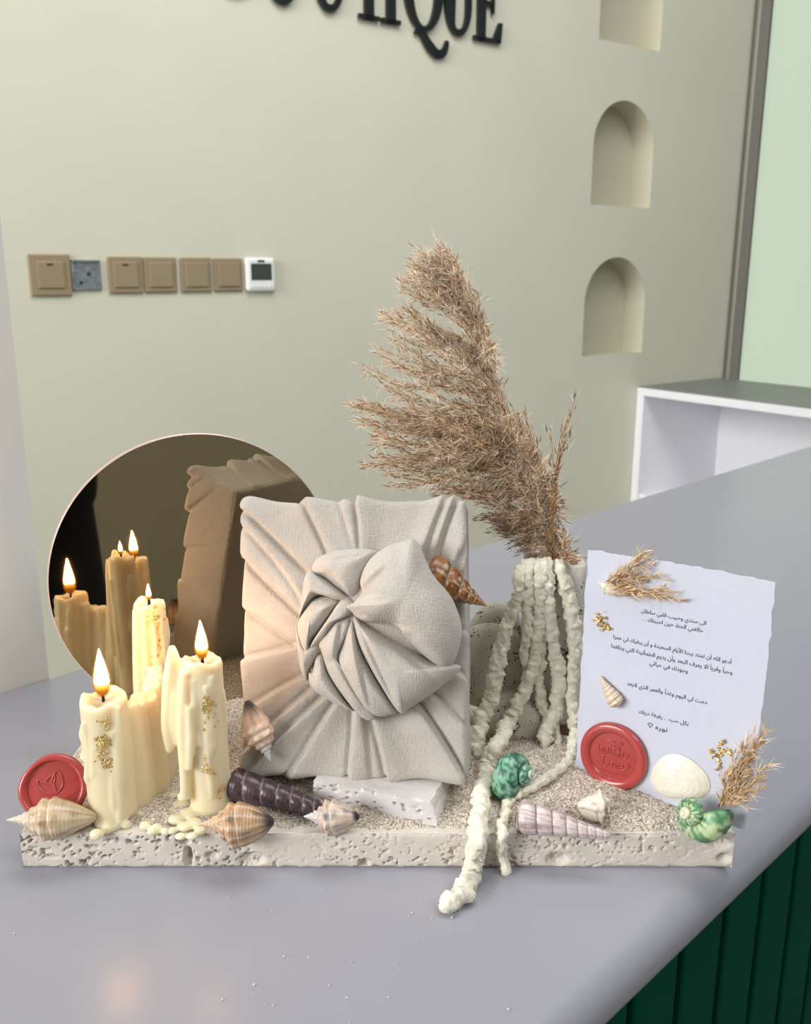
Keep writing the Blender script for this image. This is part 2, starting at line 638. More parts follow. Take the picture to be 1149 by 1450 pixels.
# boards: joints measured on the photograph
nrm = c_out
pf = cp(0, of - .012, 0)
js = [s_of(at_plane(u, 1400, pf, nrm)) for u in (897, 961, 1017, 1064, 1107)]
bw = (js[-1] - js[0]) / 4
s = js[0] - 6 * bw
while s < SB:
    MB().box(s + .0022, s + bw - .0022, of - .030, of - .012, FLOOR_Z + .06, -2 * R_ - .0005, Mc).build('board', M['green'], cnt, True, False, bevel=.003)
    s += bw
MB().box(SA, SB, of - .030, of - .02, FLOOR_Z, FLOOR_Z + .06, Mc).build('kick_board', M['green_dark'], cnt, True, False)

# ------------------------------------------------------------------ white open shelf unit against the wall
ta, za = wall_tz(902.5, 547)
tb, _ = wall_tz(1018, 529)
ZU = za
unit = thing('shelf_unit', 'white open shelf unit with grey top against the wall behind the counter', 'shelf unit', wp(ta + .2, FLOOR_Z, .7))
LU, TH_ = 1.5, .032


def ubox(t0, t1, o0, o1, z0, z1, name, m):
    MB().box(t0, t1, o0, o1, z0, z1, Mw).build(name, m, unit, True, False, bevel=.0015)


ubox(ta + .004, tb, .002, LU, ZU - .004, ZU, 'top_sheet', M['cab_top'])
ubox(ta, tb, .002, LU, ZU - TH_, ZU - .004, 'top_panel', M['cab_white'])
ubox(ta, tb, .002, .002 + TH_, FLOOR_Z, ZU - TH_, 'side_panel', M['cab_white'])
ubox(ta, tb, LU - TH_, LU, FLOOR_Z, ZU - TH_, 'side_panel', M['cab_white'])
ubox(tb - .02, tb, .002 + TH_, LU - TH_, FLOOR_Z, ZU - TH_, 'back_panel', M['cab_white'])
ubox(ta, tb - .02, .002 + TH_, LU - TH_, FLOOR_Z, FLOOR_Z + .06, 'bottom_panel', M['cab_white'])
ubox(ta + .01, tb - .02, .002 + TH_, LU - TH_, -.52, -.49, 'shelf', M['cab_white'])

# ------------------------------------------------------------------ lettering on the wall
base_z = wall_tz(710, 62.5, .012)[1]
CAP = .205
sign = thing('wall_sign', 'black serif lettering fixed on the beige wall, cut off by the photo top', 'sign', wp(wall_tz(560, 30)[0], base_z, .012))


def letter(ch, u0, u1):
    t0 = wall_tz(u0, 30, .012)[0]
    t1 = wall_tz(u1, 30, .012)[0]
    w = t1 - t0
    P = []                                             # convex-ish polygons in (x along the wall, z), metres
    th, hv, sf = .013, .029, .011

    def rect(a, b, c, d):
        P.append([(a, c), (b, c), (b, d), (a, d)])

    def ring(cx, cz, rx, rz, kx, kz, a0=0, a1=2 * PI, n=36):
        for i in range(n):
            p, q = a0 + (a1 - a0) * i / n, a0 + (a1 - a0) * (i + 1) / n
            P.append([(cx + rx * math.cos(p), cz + rz * math.sin(p)), (cx + rx * math.cos(q), cz + rz * math.sin(q)),
                      (cx + (rx - kx) * math.cos(q), cz + (rz - kz) * math.sin(q)), (cx + (rx - kx) * math.cos(p), cz + (rz - kz) * math.sin(p))])

    if ch in 'OQ':
        ring(w / 2, CAP / 2, w / 2, CAP / 2 + .004, hv, th)
        if ch == 'Q':
            tail = catmull([(w * .28, -.012), (w * .42, -.004), (w * .62, -.034), (w * .85, -.056), (w * 1.04, -.046), (w * 1.12, -.018)], 6)
            wd = np.interp(np.linspace(0, 1, len(tail)), [0, .15, .45, .75, 1], [.004, .008, .013, .011, .005])
            for i in range(len(tail) - 1):
                a, b = tail[i], tail[i + 1]
                d = (b - a) / np.linalg.norm(b - a)
                nn = np.array([-d[1], d[0]])
                P.append([a - nn * wd[i], b - nn * wd[i + 1], b + nn * wd[i + 1], a + nn * wd[i]])
    elif ch == 'U':
        rx = w / 2
        rz = CAP * .40
        lw = .032
        for i in range(24):
            p, q = PI + PI * i / 24, PI + PI * (i + 1) / 24
            g = lambda a: (rx - (lw if math.cos(a) < 0 else .016) * abs(math.cos(a)) ** .7 - th * .3, rz - .018)
            P.append([(rx + rx * math.cos(p), rz + rz * math.sin(p)), (rx + rx * math.cos(q), rz + rz * math.sin(q)),
                      (rx + g(q)[0] * math.cos(q), rz + g(q)[1] * math.sin(q)), (rx + g(p)[0] * math.cos(p), rz + g(p)[1] * math.sin(p))])
        rect(0, lw + .004, rz, CAP)
        rect(w - .020, w, rz, CAP)
        rect(-.014, lw + .018, CAP - sf, CAP)
        rect(w - .034, w + .014, CAP - sf, CAP)
    elif ch == 'I':
        rect(w / 2 - hv / 2, w / 2 + hv / 2, 0, CAP)
        rect(0, w, 0, sf)
        rect(0, w, CAP - sf, CAP)
    elif ch == 'T':
        rect(w / 2 - hv / 2, w / 2 + hv / 2, 0, CAP)
        rect(0, w, 0, sf)
        rect(-.05, w + .05, CAP - sf, CAP)
        P.append([(-.05, CAP - .05), (-.042, CAP - .05), (-.025, CAP - sf), (-.05, CAP - sf)])
        P.append([(w + .05, CAP - .05), (w + .042, CAP - .05), (w + .025, CAP - sf), (w + .05, CAP - sf)])
    elif ch == 'B':
        rect(w * .12, w * .12 + hv, 0, CAP)
        ring(w * .45, CAP * .27, w * .5, CAP * .27, hv, th, -PI / 2, PI / 2, 18)
        ring(w * .42, CAP * .76, w * .46, CAP * .24, hv, th, -PI / 2, PI / 2, 18)
        rect(0, w * .5, 0, sf)
        rect(0, w * .5, CAP - sf, CAP)
    elif ch == 'E':
        rect(w * .14, w * .14 + hv, 0, CAP)
        rect(0, w, 0, sf)
        rect(0, w * .95, CAP - sf, CAP)
        rect(w * .3, w * .72, CAP * .5 - sf / 2, CAP * .5 + sf / 2)
        P.append([(w * .62, CAP * .36), (w * .74, CAP * .36), (w * .74, CAP * .64), (w * .62, CAP * .64)][:0] or [(w * .66, CAP * .37), (w * .74, CAP * .37), (w * .74, CAP * .63), (w * .66, CAP * .63)])
        P.append([(w * .72, sf), (w, 0), (w + .006, .056), (w * .93, .056)])
        P.append([(w * .7, CAP - sf), (w * .95, CAP), (w * .95, CAP - .05), (w * .88, CAP - .05)])
    m = MB()
    for poly in P:
        k = len(poly)
        a = [wp(t0 + x, base_z + z, .014) for x, z in poly]
        b = [wp(t0 + x, base_z + z, .004) for x, z in poly]
        m.add(a + b, [tuple(range(k)), tuple(range(2 * k - 1, k - 1, -1))] + [(i, k + i, k + (i + 1) % k, (i + 1) % k) for i in range(k)])
    m.build('letter_' + ch.lower(), M['sign'], sign, True, False)


for ch, a, b in (('B', 322, 358), ('O', 374, 428), ('U', 446, 489), ('T', 509, 538), ('I', 541, 568), ('Q', 573, 628), ('U', 631, 668), ('E', 672, 710)):
    letter(ch, a, b)

# ------------------------------------------------------------------ switches, open wall box, thermostat
sz = wall_tz(200, 389)[1]


def plate(uc, kind, label, size=.086):
    t = wall_tz(uc, 389)[0]
    r = thing('light_switch' if kind != 'thermostat' else 'thermostat', label, 'switch' if kind != 'thermostat' else 'thermostat', wp(t, sz))
    h = size / 2

    def bx(x0, x1, z0, z1, d0, d1, name, m, bev=.002, par=None):
        return MB().box(t + x0, t + x1, d0, d1, sz + z0, sz + z1, Mw).build(name, m, par or r, True, False, bevel=bev)

    if kind == 'thermostat':
        bx(-h, h, -h * 1.0, h * 1.0, 0, .016, 'case', M['plastic_white'], .008)
        bx(-.030, .030, -.014, .028, .016, .0175, 'screen', M['lcd'], .001)
        bx(-.010, .010, .031, .037, .016, .0172, 'badge', M['gasket'], .0005)
        for i in range(5):
            bx(-.029 + i * .0125, -.022 + i * .0125, -.032, -.027, .016, .0175, 'button', M['plastic_white'], .001)
    else:
        bx(-h, h, -h, h, 0, .008, 'cover_plate', M['switch'], .003)
        k = .024 if kind != 'blank' else .030
        rk = bx(-.030, .030, -.030, .030, .008, .0115, 'rocker', M['switch'], .0018)
        if kind == 'lamp':
            bx(-.008, .006, .021, .0255, .0115, .0122, 'indicator', M['switch_dark'], .0004, rk)
    return r


plate(70.5, 'lamp', 'bronze light switch with indicator slot, leftmost beside the open metal wall box', .094)
plate(177, 'lamp', 'bronze light switch with indicator slot, right of the open metal wall box')
plate(226.5, 'blank', 'plain bronze switch plate, first of the three without indicator slot', .084)
plate(277, 'blank', 'plain bronze switch plate, middle of the three without indicator slot', .084)
plate(322.5, 'blank', 'plain bronze switch plate beside the white thermostat', .082)
plate(366.5, 'thermostat', 'white square thermostat with dark screen on the wall', .086)
t = wall_tz(121.5, 389)[0]
jb = thing('wall_box', 'open galvanised steel wall box between two bronze switches', 'wall box', wp(t, sz))
h = .034
MB().box(t - h, t + h, .0006, .002, sz - h, sz + h, Mw).build('back_plate', M['steel'], jb, True, False)
for (x0, x1, z0, z1) in ((-h, h, h - .004, h), (-h, h, -h, -h + .004), (-h, -h + .004, -h, h), (h - .004, h, -h, h)):
    MB().box(t + x0, t + x1, .002, .007, sz + z0, sz + z1, Mw).build('rim', M['steel'], jb, True, False)
for (x, z) in ((.006, .002), (-.013, -.018)):
    mb = MB()
    mb.lathe([(0, 0), (.0042, 0), (.0042, .002), (0, .002)], 12)
    mb.v = [Mw @ Vector((t + x + p[0], .002 + p[2], sz + z + p[1])) for p in mb.v]
    mb.build('knockout', M['gasket'], jb, True, False)

# ================================================================== DISPLAY ON THE COUNTER
# ------------------------------------------------------------------ travertine slab
ZS = .0217                                           # top of the slab
YF, YB = .4526, .6526
XL, XR = at_y(28.5, 1190, YF).x, at_y(1040.5, 1190, YF).x


def pit(a, b):
    cl = sstep(.36, .62, fbm(a * 26, b * 60 + 3, 1.7, 2))
    p1 = sstep(.67, .71, fbm(a * 420, b * 620, 9.1, 2)) * (.12 + .88 * cl)
    p2 = sstep(.685, .73, fbm(a * 170 + 50, b * 300, 4.4, 3)) * cl
    return p1 * .0024 + p2 * .0045


def slab_mesh():
    V, Fq = [], []

    def grid(na, nb, fn):
        n0 = len(V)
        for i in range(na + 1):
            for j in range(nb + 1):
                V.append(fn(i / na, j / nb))
        for i in range(na):
            for j in range(nb):
                a = n0 + i * (nb + 1) + j
                Fq.append((a, a + nb + 1, a + nb + 2, a + 1))

    L, D = XR - XL, YB - YF
    NA, NB = 640, 36
    aa, bb = np.meshgrid(np.linspace(0, L, NA + 1), np.linspace(0, ZS, NB + 1), indexing='ij')
    dep = pit(aa, bb)
    # a few larger holes
    for (u, v, w, hh, d) in ((267, 1216, .0022, .0070, .006), (262, 1193, .003, .002, .005), (300, 1212, .0035, .0022, .003), (357, 1218, .007, .0045, .004),
                             (516, 1224, .003, .003, .004), (790, 1218, .0060, .0040, .004), (335, 1193, .004, .002, .004), (1020, 1195, .006, .003, .004), (1026, 1216, .004, .003, .003)):
        p = at_y(u, v, YF)
        g = ((aa + XL - p.x) / w) ** 2 + ((bb - p.z) / hh) ** 2
        dep += d * np.exp(-g ** 2 * 1.3) * (.5 + fbm(aa * 700, bb * 700, 2.2, 2))
    edge = np.minimum(bb, ZS - bb)
    ch = np.exp(-edge / .0009) * .0012 * (.3 + 1.6 * fbm(aa * 160, bb * 3, 5.0, 2))
    dep = dep + ch
    jag = (fbm(aa * 300, bb * 0, 8.0, 2) - .5) * .0012 * np.exp(-(ZS - bb) / .001)
    grid(NA, NB, lambda i, j: (XL + i * L, YF + dep[int(round(i * NA)), int(round(j * NB))], j * ZS + jag[int(round(i * NA)), int(round(j * NB))]))
    NC = 160
    for side, x in ((1, XR), (-1, XL)):
        a2, b2 = np.meshgrid(np.linspace(0, D, NC + 1), np.linspace(0, ZS, NB + 1), indexing='ij')
        d2 = pit(a2 + 3.3 * side, b2) + np.exp(-np.minimum(b2, ZS - b2) / .0012) * .0016
        d2 *= sstep(0, .003, a2)
        grid(NC, NB, lambda i, j: (x - side * d2[int(round(i * NC)), int(round(j * NB))], YF + i * D, j * ZS))
    grid(80, 40, lambda i, j: (XL + i * L, YF + .0006 + j * (D - .0006), ZS - .0002))
    grid(2, 2, lambda i, j: (XL + i * L, YF + .001 + j * (D - .001), 0.0002))
    grid(2, 2, lambda i, j: (XL + i * L, YB, j * ZS))
    return V, Fq


V, Fq = slab_mesh()
cxs, cys = (XL + XR) / 2, (YF + YB) / 2
slab = mk('travertine_slab', [(x - cxs, y - cys, z) for x, y, z in V], Fq, M['travertine'], smooth=True)
slab.location = (cxs, cys, 0.0003)
tag(slab, 'long pitted travertine slab under the whole display', 'slab')


# ------------------------------------------------------------------ sand
def sand_h(x, y):
    """height of the sand above the slab top"""
    fr = sstep(YF + .001, YF + .020, y + .004 * (fbm(x * 60, y * 60, 3) - .5) * 2)
    h = -.0012 + .0048 * fr
    h = h + .009 * np.exp(-((x - .135) / .060) ** 2 - ((y - .515) / .040) ** 2)      # mound under the card
    h = h + .007 * np.exp(-((x + .085) / .06) ** 2 - ((y - .55) / .035) ** 2)        # mound behind the right candle
    h = h + .004 * np.exp(-((x - .03) / .09) ** 2 - ((y - .53) / .05) ** 2)
    h = h + .0025 * (fbm(x * 45, y * 45, 1, 3) - .5) * fr
    e = np.minimum(np.minimum(x - XL, XR - x), YB - y)
    h = h - .004 * (1 - sstep(0, .02, e))
    return h


def sz_at(x, y):
    return ZS + max(0.0, float(sand_h(np.array(x), np.array(y))))


nx, ny = 470, 226
gx, gy = np.meshgrid(np.linspace(XL + .001, XR - .001, nx), np.linspace(YF + .0015, YB - .001, ny), indexing='ij')
gh = sand_h(gx, gy)
gh = gh + (RNG.random(gx.shape) - .45) * .00085 + (RNG.random(gx.shape) > .985) * .0006 * (gh > .0005)
jx = gx + (RNG.random(gx.shape) - .5) * .0007
jy = gy + (RNG.random(gx.shape) - .5) * .0007
jx[0, :], jx[-1, :], jy[:, 0], jy[:, -1] = gx[0, :], gx[-1, :], gy[:, 0], gy[:, -1]
V = np.stack([jx - cxs, jy - cys, gh], -1).reshape(-1, 3)
Fq = []
keep = gh > -.0011
for i in range(nx - 1):
    for j in range(ny - 1):
        if keep[i, j] or keep[i + 1, j] or keep[i, j + 1] or keep[i + 1, j + 1]:
            a = i * ny + j
            Fq.append((a, a + ny, a + ny + 1, a + 1))
sand = mk('sand', V, Fq, M['sand'], smooth=False)
sand.location = (cxs, cys, ZS)
tag(sand, 'coarse beige sand strewn over the travertine slab', 'sand', kind='stuff')

mb = MB()
for (u, v) in [(323, 1270), (385, 1290), (402, 1355), (408, 1358), (437, 1356), (497, 1363), (563, 1364), (466, 1396), (490, 1412), (550, 1412), (358, 1409), (375, 1422), (387, 1424),
               (315, 1416), (495, 1448), (579, 1298), (584, 1293), (720, 1430), (20, 1322), (492, 1413), (360, 1395), (600, 1330), (640, 1300), (612, 1301), (455, 1262), (700, 1262)]:
    p = at_z(u, v, .0004)
    r = random.uniform(.00035, .0007)
    mb.blob((p.x, p.y, r), r, 5, 3)
o = mb.build('loose_sand_grains', M['travertine_white'], smooth=False, kind='stuff')
tag(o, 'few loose pale sand grains scattered on the grey counter', 'sand')

# ------------------------------------------------------------------ round mirror
phi, lam = math.radians(24), math.radians(4)
RM = .0995
n_m = Vector((math.sin(phi) * math.cos(lam), -math.cos(phi) * math.cos(lam), math.sin(lam)))
x_m = Vector((math.cos(phi), math.sin(phi), 0))
z_m = n_m.cross(x_m) * -1
if z_m.z < 0:
    z_m = -z_m
base = Vector((-.1418, .605, ZS + .0005))
Mm = Matrix(((x_m.x, -n_m.x, z_m.x, base.x), (x_m.y, -n_m.y, z_m.y, base.y), (x_m.z, -n_m.z, z_m.z, base.z), (0, 0, 0, 1)))
mir = thing('round_mirror', 'round bronze tinted mirror standing behind the candles', 'mirror', Mm)
seg = 160
ring = [(RM * math.cos(2 * PI * k / seg), RM * math.sin(2 * PI * k / seg)) for k in range(seg)]
ri = RM - .0008
v = [(a * ri / RM, 0, RM + b * ri / RM) for a, b in ring]
mk('mirror_face', v, [tuple(range(seg))], M['mirror'], mir, smooth=False)
v = [(a * ri / RM, 0, RM + b * ri / RM) for a, b in ring] + [(a, .0008, RM + b) for a, b in ring] + [(a, .0042, RM + b) for a, b in ring] + [(a * ri / RM, .005, RM + b * ri / RM) for a, b in ring]
f = [(r * seg + k, r * seg + (k + 1) % seg, (r + 1) * seg + (k + 1) % seg, (r + 1) * seg + k) for r in range(3) for k in range(seg)] + [tuple(range(3 * seg, 4 * seg))]
mk('polished_edge', v, f, M['rim'], mir, smooth=False)


# ------------------------------------------------------------------ candles
def wax_mods(o, vox=.0009, sm=4):
    m = o.modifiers.new('fuse', 'REMESH')
    m.mode = 'VOXEL'
    m.voxel_size = vox
    m.use_smooth_shade = True
    m = o.modifiers.new('soften', 'SMOOTH')
    m.factor = .5
    m.iterations = sm


def candle(label, bx, by, rad, ztop, lean, extra, flame_h, wick_h, flakes, tilt=0, seed=0):
    rnd = random.Random(seed)
    z0 = sz_at(bx, by) - .001
    root = thing('pillar_candle', label, 'candle', (bx, by, z0), 'lit cream pillar candles')
    H = ztop - z0
    mb = MB()

    def fn(r, z, a):
        k = float(fbm(math.cos(a) * 1.7 + seed, math.sin(a) * 1.7, z * 22, 2))
        rr = r * (1 + .07 * (k - .5) + .05 * max(0, 1 - z / .012))
        up = z / H
        zz = z + (.0045 * (float(vn(math.cos(a) * 1.6 + 9 * seed, math.sin(a) * 1.6, 4)) - .4) if up > .93 else 0)
        return rr, zz

    prof = [(.0001, 0), (rad * .9, 0), (rad, .003)] + [(rad * (1 - .03 * t / 12), .003 + (H - .0045) * t / 12) for t in range(1, 12)] + \
           [(rad * .98, H - .003), (rad * .90, H), (rad * .74, H - .0010), (rad * .45, H - .0032), (.0001, H - .0042)]
    mb.lathe(prof, 40, fn)
    # runs of wax down the side that faces the room
    for k in range(7):
        a = rnd.uniform(-PI, 0) if k < 5 else rnd.uniform(0, PI)
        zt = H - rnd.uniform(.001, .02)
        ze = rnd.uniform(.003, H * .65)
        pts, rr = [], []
        for i in range(9):
            t = i / 8
            aa = a + .10 * math.sin(3 * t + k)
            pts.append(((rad * .97) * math.cos(aa), (rad * .97) * math.sin(aa), zt + (ze - zt) * t))
            rr.append(.0016 + .0009 * math.sin(t * 9 + k) * .5 + (.0009 if i == 7 else 0))
        mb.tube(pts, rr, 8)
    body = mb
    for kind, args in extra:
        if kind == 'tube':
            P, R = args
            cpts = catmull([tuple(Vector(p) - Vector((bx, by, z0))) for p in P], 5)
            rr = np.interp(np.linspace(0, 1, len(cpts)), np.linspace(0, 1, len(R)), R)
            body.tube([tuple(c) for c in cpts], list(rr), 10)
        else:
            p, r = args
            body.blob(tuple(Vector(p) - Vector((bx, by, z0))), r, 10, 7)
    o = body.build('wax_body', M['wax'], root)
    wax_mods(o)
    # wick and flame; the flame itself is the light
    wk = MB()
    wz = H - .0045
    wk.tube([(0, 0, wz), (0, 0, wz + wick_h * .6), (.0006 + tilt * .3, 0, wz + wick_h)], [.0009, .0008, .0007], 7)
    wk.build('wick', M['wick'], root)

    def tear(h, r, zb):
        prof = []
        for i in range(21):
            t = i / 20
            prof.append((max(1e-5, r * (math.sin(PI * min(1, t ** .62)) ** .9) * (1 - .25 * t)), zb + h * t))
        return prof

    zb = wz + wick_h * .55
    sh = lambda r, z, a: (r, z)
    fl = MB().lathe(tear(flame_h, flame_h * .155, zb), 20)
    q = tilt
    fl.v = [(x + q * max(0, (z - zb) / flame_h) ** 1.5 * flame_h, y, z) for x, y, z in fl.v]
    fo = fl.build('flame', M['flame'], root)
    gl = MB().lathe(tear(flame_h * 1.07, flame_h * .20, zb - flame_h * .02), 20)
    gl.v = [(x + q * max(0, (z - zb) / flame_h) ** 1.5 * flame_h, y, z) for x, y, z in gl.v]
    gl.build('flame_mantle', M['glow'], fo)
    # gold leaf stuck to the wax
    gm = MB()
    for (u, v, nfl, su, sv) in flakes:
        for k in range(nfl):
            uu, vv = u + rnd.gauss(0, su), v + rnd.gauss(0, sv)
            d = ray(uu, vv)
            # nearest hit on the candle's cylinder
            ox, oy = CAM.x - bx, CAM.y - by
            A = d.x ** 2 + d.y ** 2
            B = 2 * (ox * d.x + oy * d.y)
            rc = rad * 1.045
            Cc = ox * ox + oy * oy - rc * rc
            D = B * B - 4 * A * Cc
            if D < 0:
                continue
            p = CAM + d * ((-B - math.sqrt(D)) / (2 * A)) - Vector((bx, by, z0))
            nr = Vector((p.x, p.y, 0)).normalized()
            tx = Vector((-nr.y, nr.x, 0))
            tz = Vector((0, 0, 1))
            s_ = rnd.uniform(.0005, .0015)
            pts = []
            for i in range(5):
                a = 2 * PI * i / 5 + rnd.uniform(-.4, .4)
                q_ = s_ * rnd.uniform(.5, 1.2)
                pts.append(p + tx * math.cos(a) * q_ + tz * math.sin(a) * q_ * 1.2 + nr * (rnd.uniform(-.0002, .0006)))
            gm.add(pts + [p + nr * .0005], [(i, (i + 1) % 5, 5) for i in range(5)])
    gm.build('gold_leaf', M['gold'], root, smooth=False, kind='stuff')
    return root


def T(u, v, y):
    return tuple(at_y(u, v, y))


# tall candle at the back
ty = .532
tp = at_y(211, 850, ty)
candle('tall candle at the back with a small flame, nearest the mirror', tp.x, ty, .0099, tp.z, 0,
       [('tube', ([T(192, 862, ty - .008), T(194, 900, ty - .009), T(196, 960, ty - .009), T(200, 1020, ty - .009)], [.002, .003, .0035, .004])),
        ('tube', ([T(203, 860, ty - .010), T(206, 930, ty - .010), T(210, 990, ty - .010), T(214, 1060, ty - .010)], [.0015, .0022, .003, .003])),
        ('tube', ([T(226, 930, ty - .008), T(226, 990, ty - .009), T(222, 1040, ty - .010)], [.001, .002, .0024]))],
       .0105, .0085, [(221, 885, 46, 6, 17), (222, 925, 6, 3, 6), (200, 882, 3, 4, 4)], -.0, 3)

# front left candle, with the curtain of wax that runs back to the tall one
fy = .470
fp = at_y(146, 986, fy)
ex = []
for k in range(15):
    t = k / 14
    x = fp.x + (tp.x - fp.x) * t + .011 * math.sin(PI * t) + .0016 * math.sin(k * 2.4)
    y = fy + (ty - fy) * t - .0014 * math.sin(k * 2.4)
    zt = float(np.interp(t, [0, .15, .35, .6, .8, 1], [.090, .089, .086, .087, .092, .102])) + .002 * math.sin(k * 4.1)
    ex.append(('tube', ([(x, y, .020), (x + .001, y, .05), (x + .001 * math.sin(k * 2.1), y, zt)], [.0098, .0082, .0050 - .001 * math.sin(k * 3)])))
rr = random.Random(5)
for (u0, v0, u1, v1, w) in ((150, 1060, 152, 1175, .0022), (168, 1000, 170, 1160, .0022), (178, 1010, 180, 1130, .0024), (130, 1000, 133, 1100, .0020), (193, 1040, 191, 1100, .0020),
                            (209, 1050, 207, 1085, .0020), (163, 1010, 166, 1120, .0022), (221, 1020, 218, 1075, .0018), (186, 1060, 187, 1165, .0022)):
    yy = fy - .0112 if u0 < 172 else fy + (u0 - 172) * .0009 - .006
    ex.append(('tube', ([T(u0, v0, yy + .002), T((u0 + u1) / 2 + 1, (v0 + v1) / 2, yy), T(u1, v1 - 6, yy), T(u1, v1, yy - .001)], [w * .6, w * .8, w * 1.15, w * .5])))
for (u, v, r) in ((137, 1182, .0042), (152, 1174, .0040), (178, 1168, .0036), (206, 1170, .0038), (222, 1174, .0040), (200, 1155, .0030), (190, 1146, .0026), (215, 1178, .0030), (145, 1165, .0050), (235, 1178, .003),
                  (162, 1172, .0032)):
    p = at_z(u, v, ZS + r * .5)
    ex.append(('blob', ((p.x, p.y, ZS + r * .55), (r, r * .8, r * .8))))
candle('short thick candle at the front left with curtains of dripped wax', fp.x, fy, .0133, fp.z, 0, ex,
       .0285, .0085, [(147, 1023, 16, 4.5, 3), (146, 1050, 40, 5, 5), (143, 1070, 22, 4, 7), (153, 1082, 22, 4, 5), (134, 1077, 2, 2, 2)], -.0, 1)

# right candle with a wing of wax at its left
ry = .476
rp = at_y(284, 932, ry)
yw = ry - .003
ex = [('tube', ([T(243, 914, yw), T(245, 935, yw), T(243, 965, yw), T(240, 1000, yw), T(238, 1030, yw), T(241, 1060, yw)], [.0016, .0042, .0052, .0046, .0040, .0028])),
      ('tube', ([T(252, 938, yw), T(252, 980, yw), T(252, 1020, yw), T(253, 1052, yw)], [.003, .006, .006, .003])),
      ('tube', ([T(262, 950, yw - .006), T(261, 1000, yw - .006), T(260, 1040, yw - .006), T(262, 1100, yw - .007), T(262, 1130, yw - .007)], [.003, .004, .004, .003, .003])),
      ('tube', ([T(268, 1000, yw - .009), T(270, 1050, yw - .010), T(268, 1090, yw - .010)], [.002, .0025, .002])),
      ('blob', (T(240, 1061, yw), .0024)), ('blob', (T(251, 1050, yw), .003)), ('blob', (T(258, 1128, yw - .006), .003))]
for (u, v, r) in ((247, 1130, .0036), (256, 1142, .0050), (268, 1155, .0055), (250, 1162, .0045), (262, 1172, .0042), (275, 1168, .0046), (290, 1152, .005), (243, 1150, .0032), (244, 1178, .003), (256, 1186, .003),
                  (284, 1178, .0035), (310, 1142, .0050), (318, 1134, .0040), (300, 1148, .0048), (272, 1186, .003)):
    p = at_z(u, v, ZS + r * .4)
    ex.append(('blob', ((p.x, p.y, ZS + .001 + r * .35), (r * 1.15, r, r * .65))))
candle('slim candle at the right of the three with a jagged wing of wax', rp.x + .001, ry, .0112, rp.z, 0, ex,
       .023, .0075, [(294, 1002, 40, 4, 8), (300, 1020, 34, 4, 12), (295, 1060, 26, 2.5, 16), (297, 1090, 16, 4, 4), (312, 1118, 8, 2, 6), (278, 1022, 3, 2, 2)], -.0, 2)

# ------------------------------------------------------------------ small travertine block under the gift
def block():
    A, B = at_z(444, 1137, ZS + .002), at_z(607, 1166, ZS + .002)
    d = (B - A)
    L = d.length
    d.normalize()
    bk = Vector((-d.y, d.x, 0))
    H, D = .0145, .040
    n0 = 60
    V, Fq = [], []

    def face(fn, na, nb):
        k0 = len(V)
        for i in range(na + 1):
            for j in range(nb + 1):
                V.append(fn(i / na, j / nb))
        for i in range(na):
            for j in range(nb):
                a = k0 + i * (nb + 1) + j
                Fq.append((a, a + nb + 1, a + nb + 2, a + 1))

    def sk(s, q, z):                     # broken right end leans out at the bottom
        out = .004 * (1 - z) * s + .0025 * float(fbm(z * 5, q * 6, 3, 2)) * s ** 8
        dp = float(sstep(.68, .76, fbm(s * 26, z * 9, 6.0, 2))) * .002 if q == 0 else 0
        return A + d * (s * L + out) + bk * (q * D + dp) + Vector((0, 0, -.001 + z * H + .0008 * float(fbm(s * 18, q * 12, 2, 2)) * z))

    face(lambda i, j: sk(i, 0, j), n0, 16)
    face(lambda i, j: sk(i, j, 1), n0, 20)
    face(lambda i, j: sk(1, i, j), 20, 16)
    face(lambda i, j: sk(0, i, j), 20, 16)
    face(lambda i, j: sk(i, 1, j), 20, 4)
    o0 = A + d * L * .5 + bk * D * .5
    o0.z = ZS
    o = mk('stone_block', [tuple(p - o0) for p in V], Fq, M['travertine_white'], smooth=True)
    m = o.modifiers.new('e', 'EDGE_SPLIT')
    m.split_angle = math.radians(40)
    o.location = o0
    tag(o, 'small broken white travertine piece propping up the wrapped gift', 'stone')


block()

# ------------------------------------------------------------------ gift wrapped in linen
GW, GH, GD = .1350, .1640, .048
psi, lean, tip = math.radians(-8.0), math.radians(19.5), math.radians(-2.8)
gb = at_z(498, 1101, ZS + .0165)
Mg = Matrix.Translation(gb) @ Matrix.Rotation(psi, 4, 'Z') @ Matrix.Rotation(-lean, 4, 'X') @ Matrix.Rotation(tip, 4, 'Y')
gift = thing('wrapped_gift', 'gift box wrapped in beige linen with a big twisted knot', 'gift', Mg)
Mg_inv = Mg.inverted()
g_n = (Mg.to_3x3() @ Vector((0, 1, 0))).normalized()


def gp(u, v, h=0.0):                                  # pixel -> (x, z) on the gift front, h metres in front of it
    p = at_plane(u, v, gb - g_n * h, g_n)
    q = Mg_inv @ p
    return np.array((q.x, q.z))


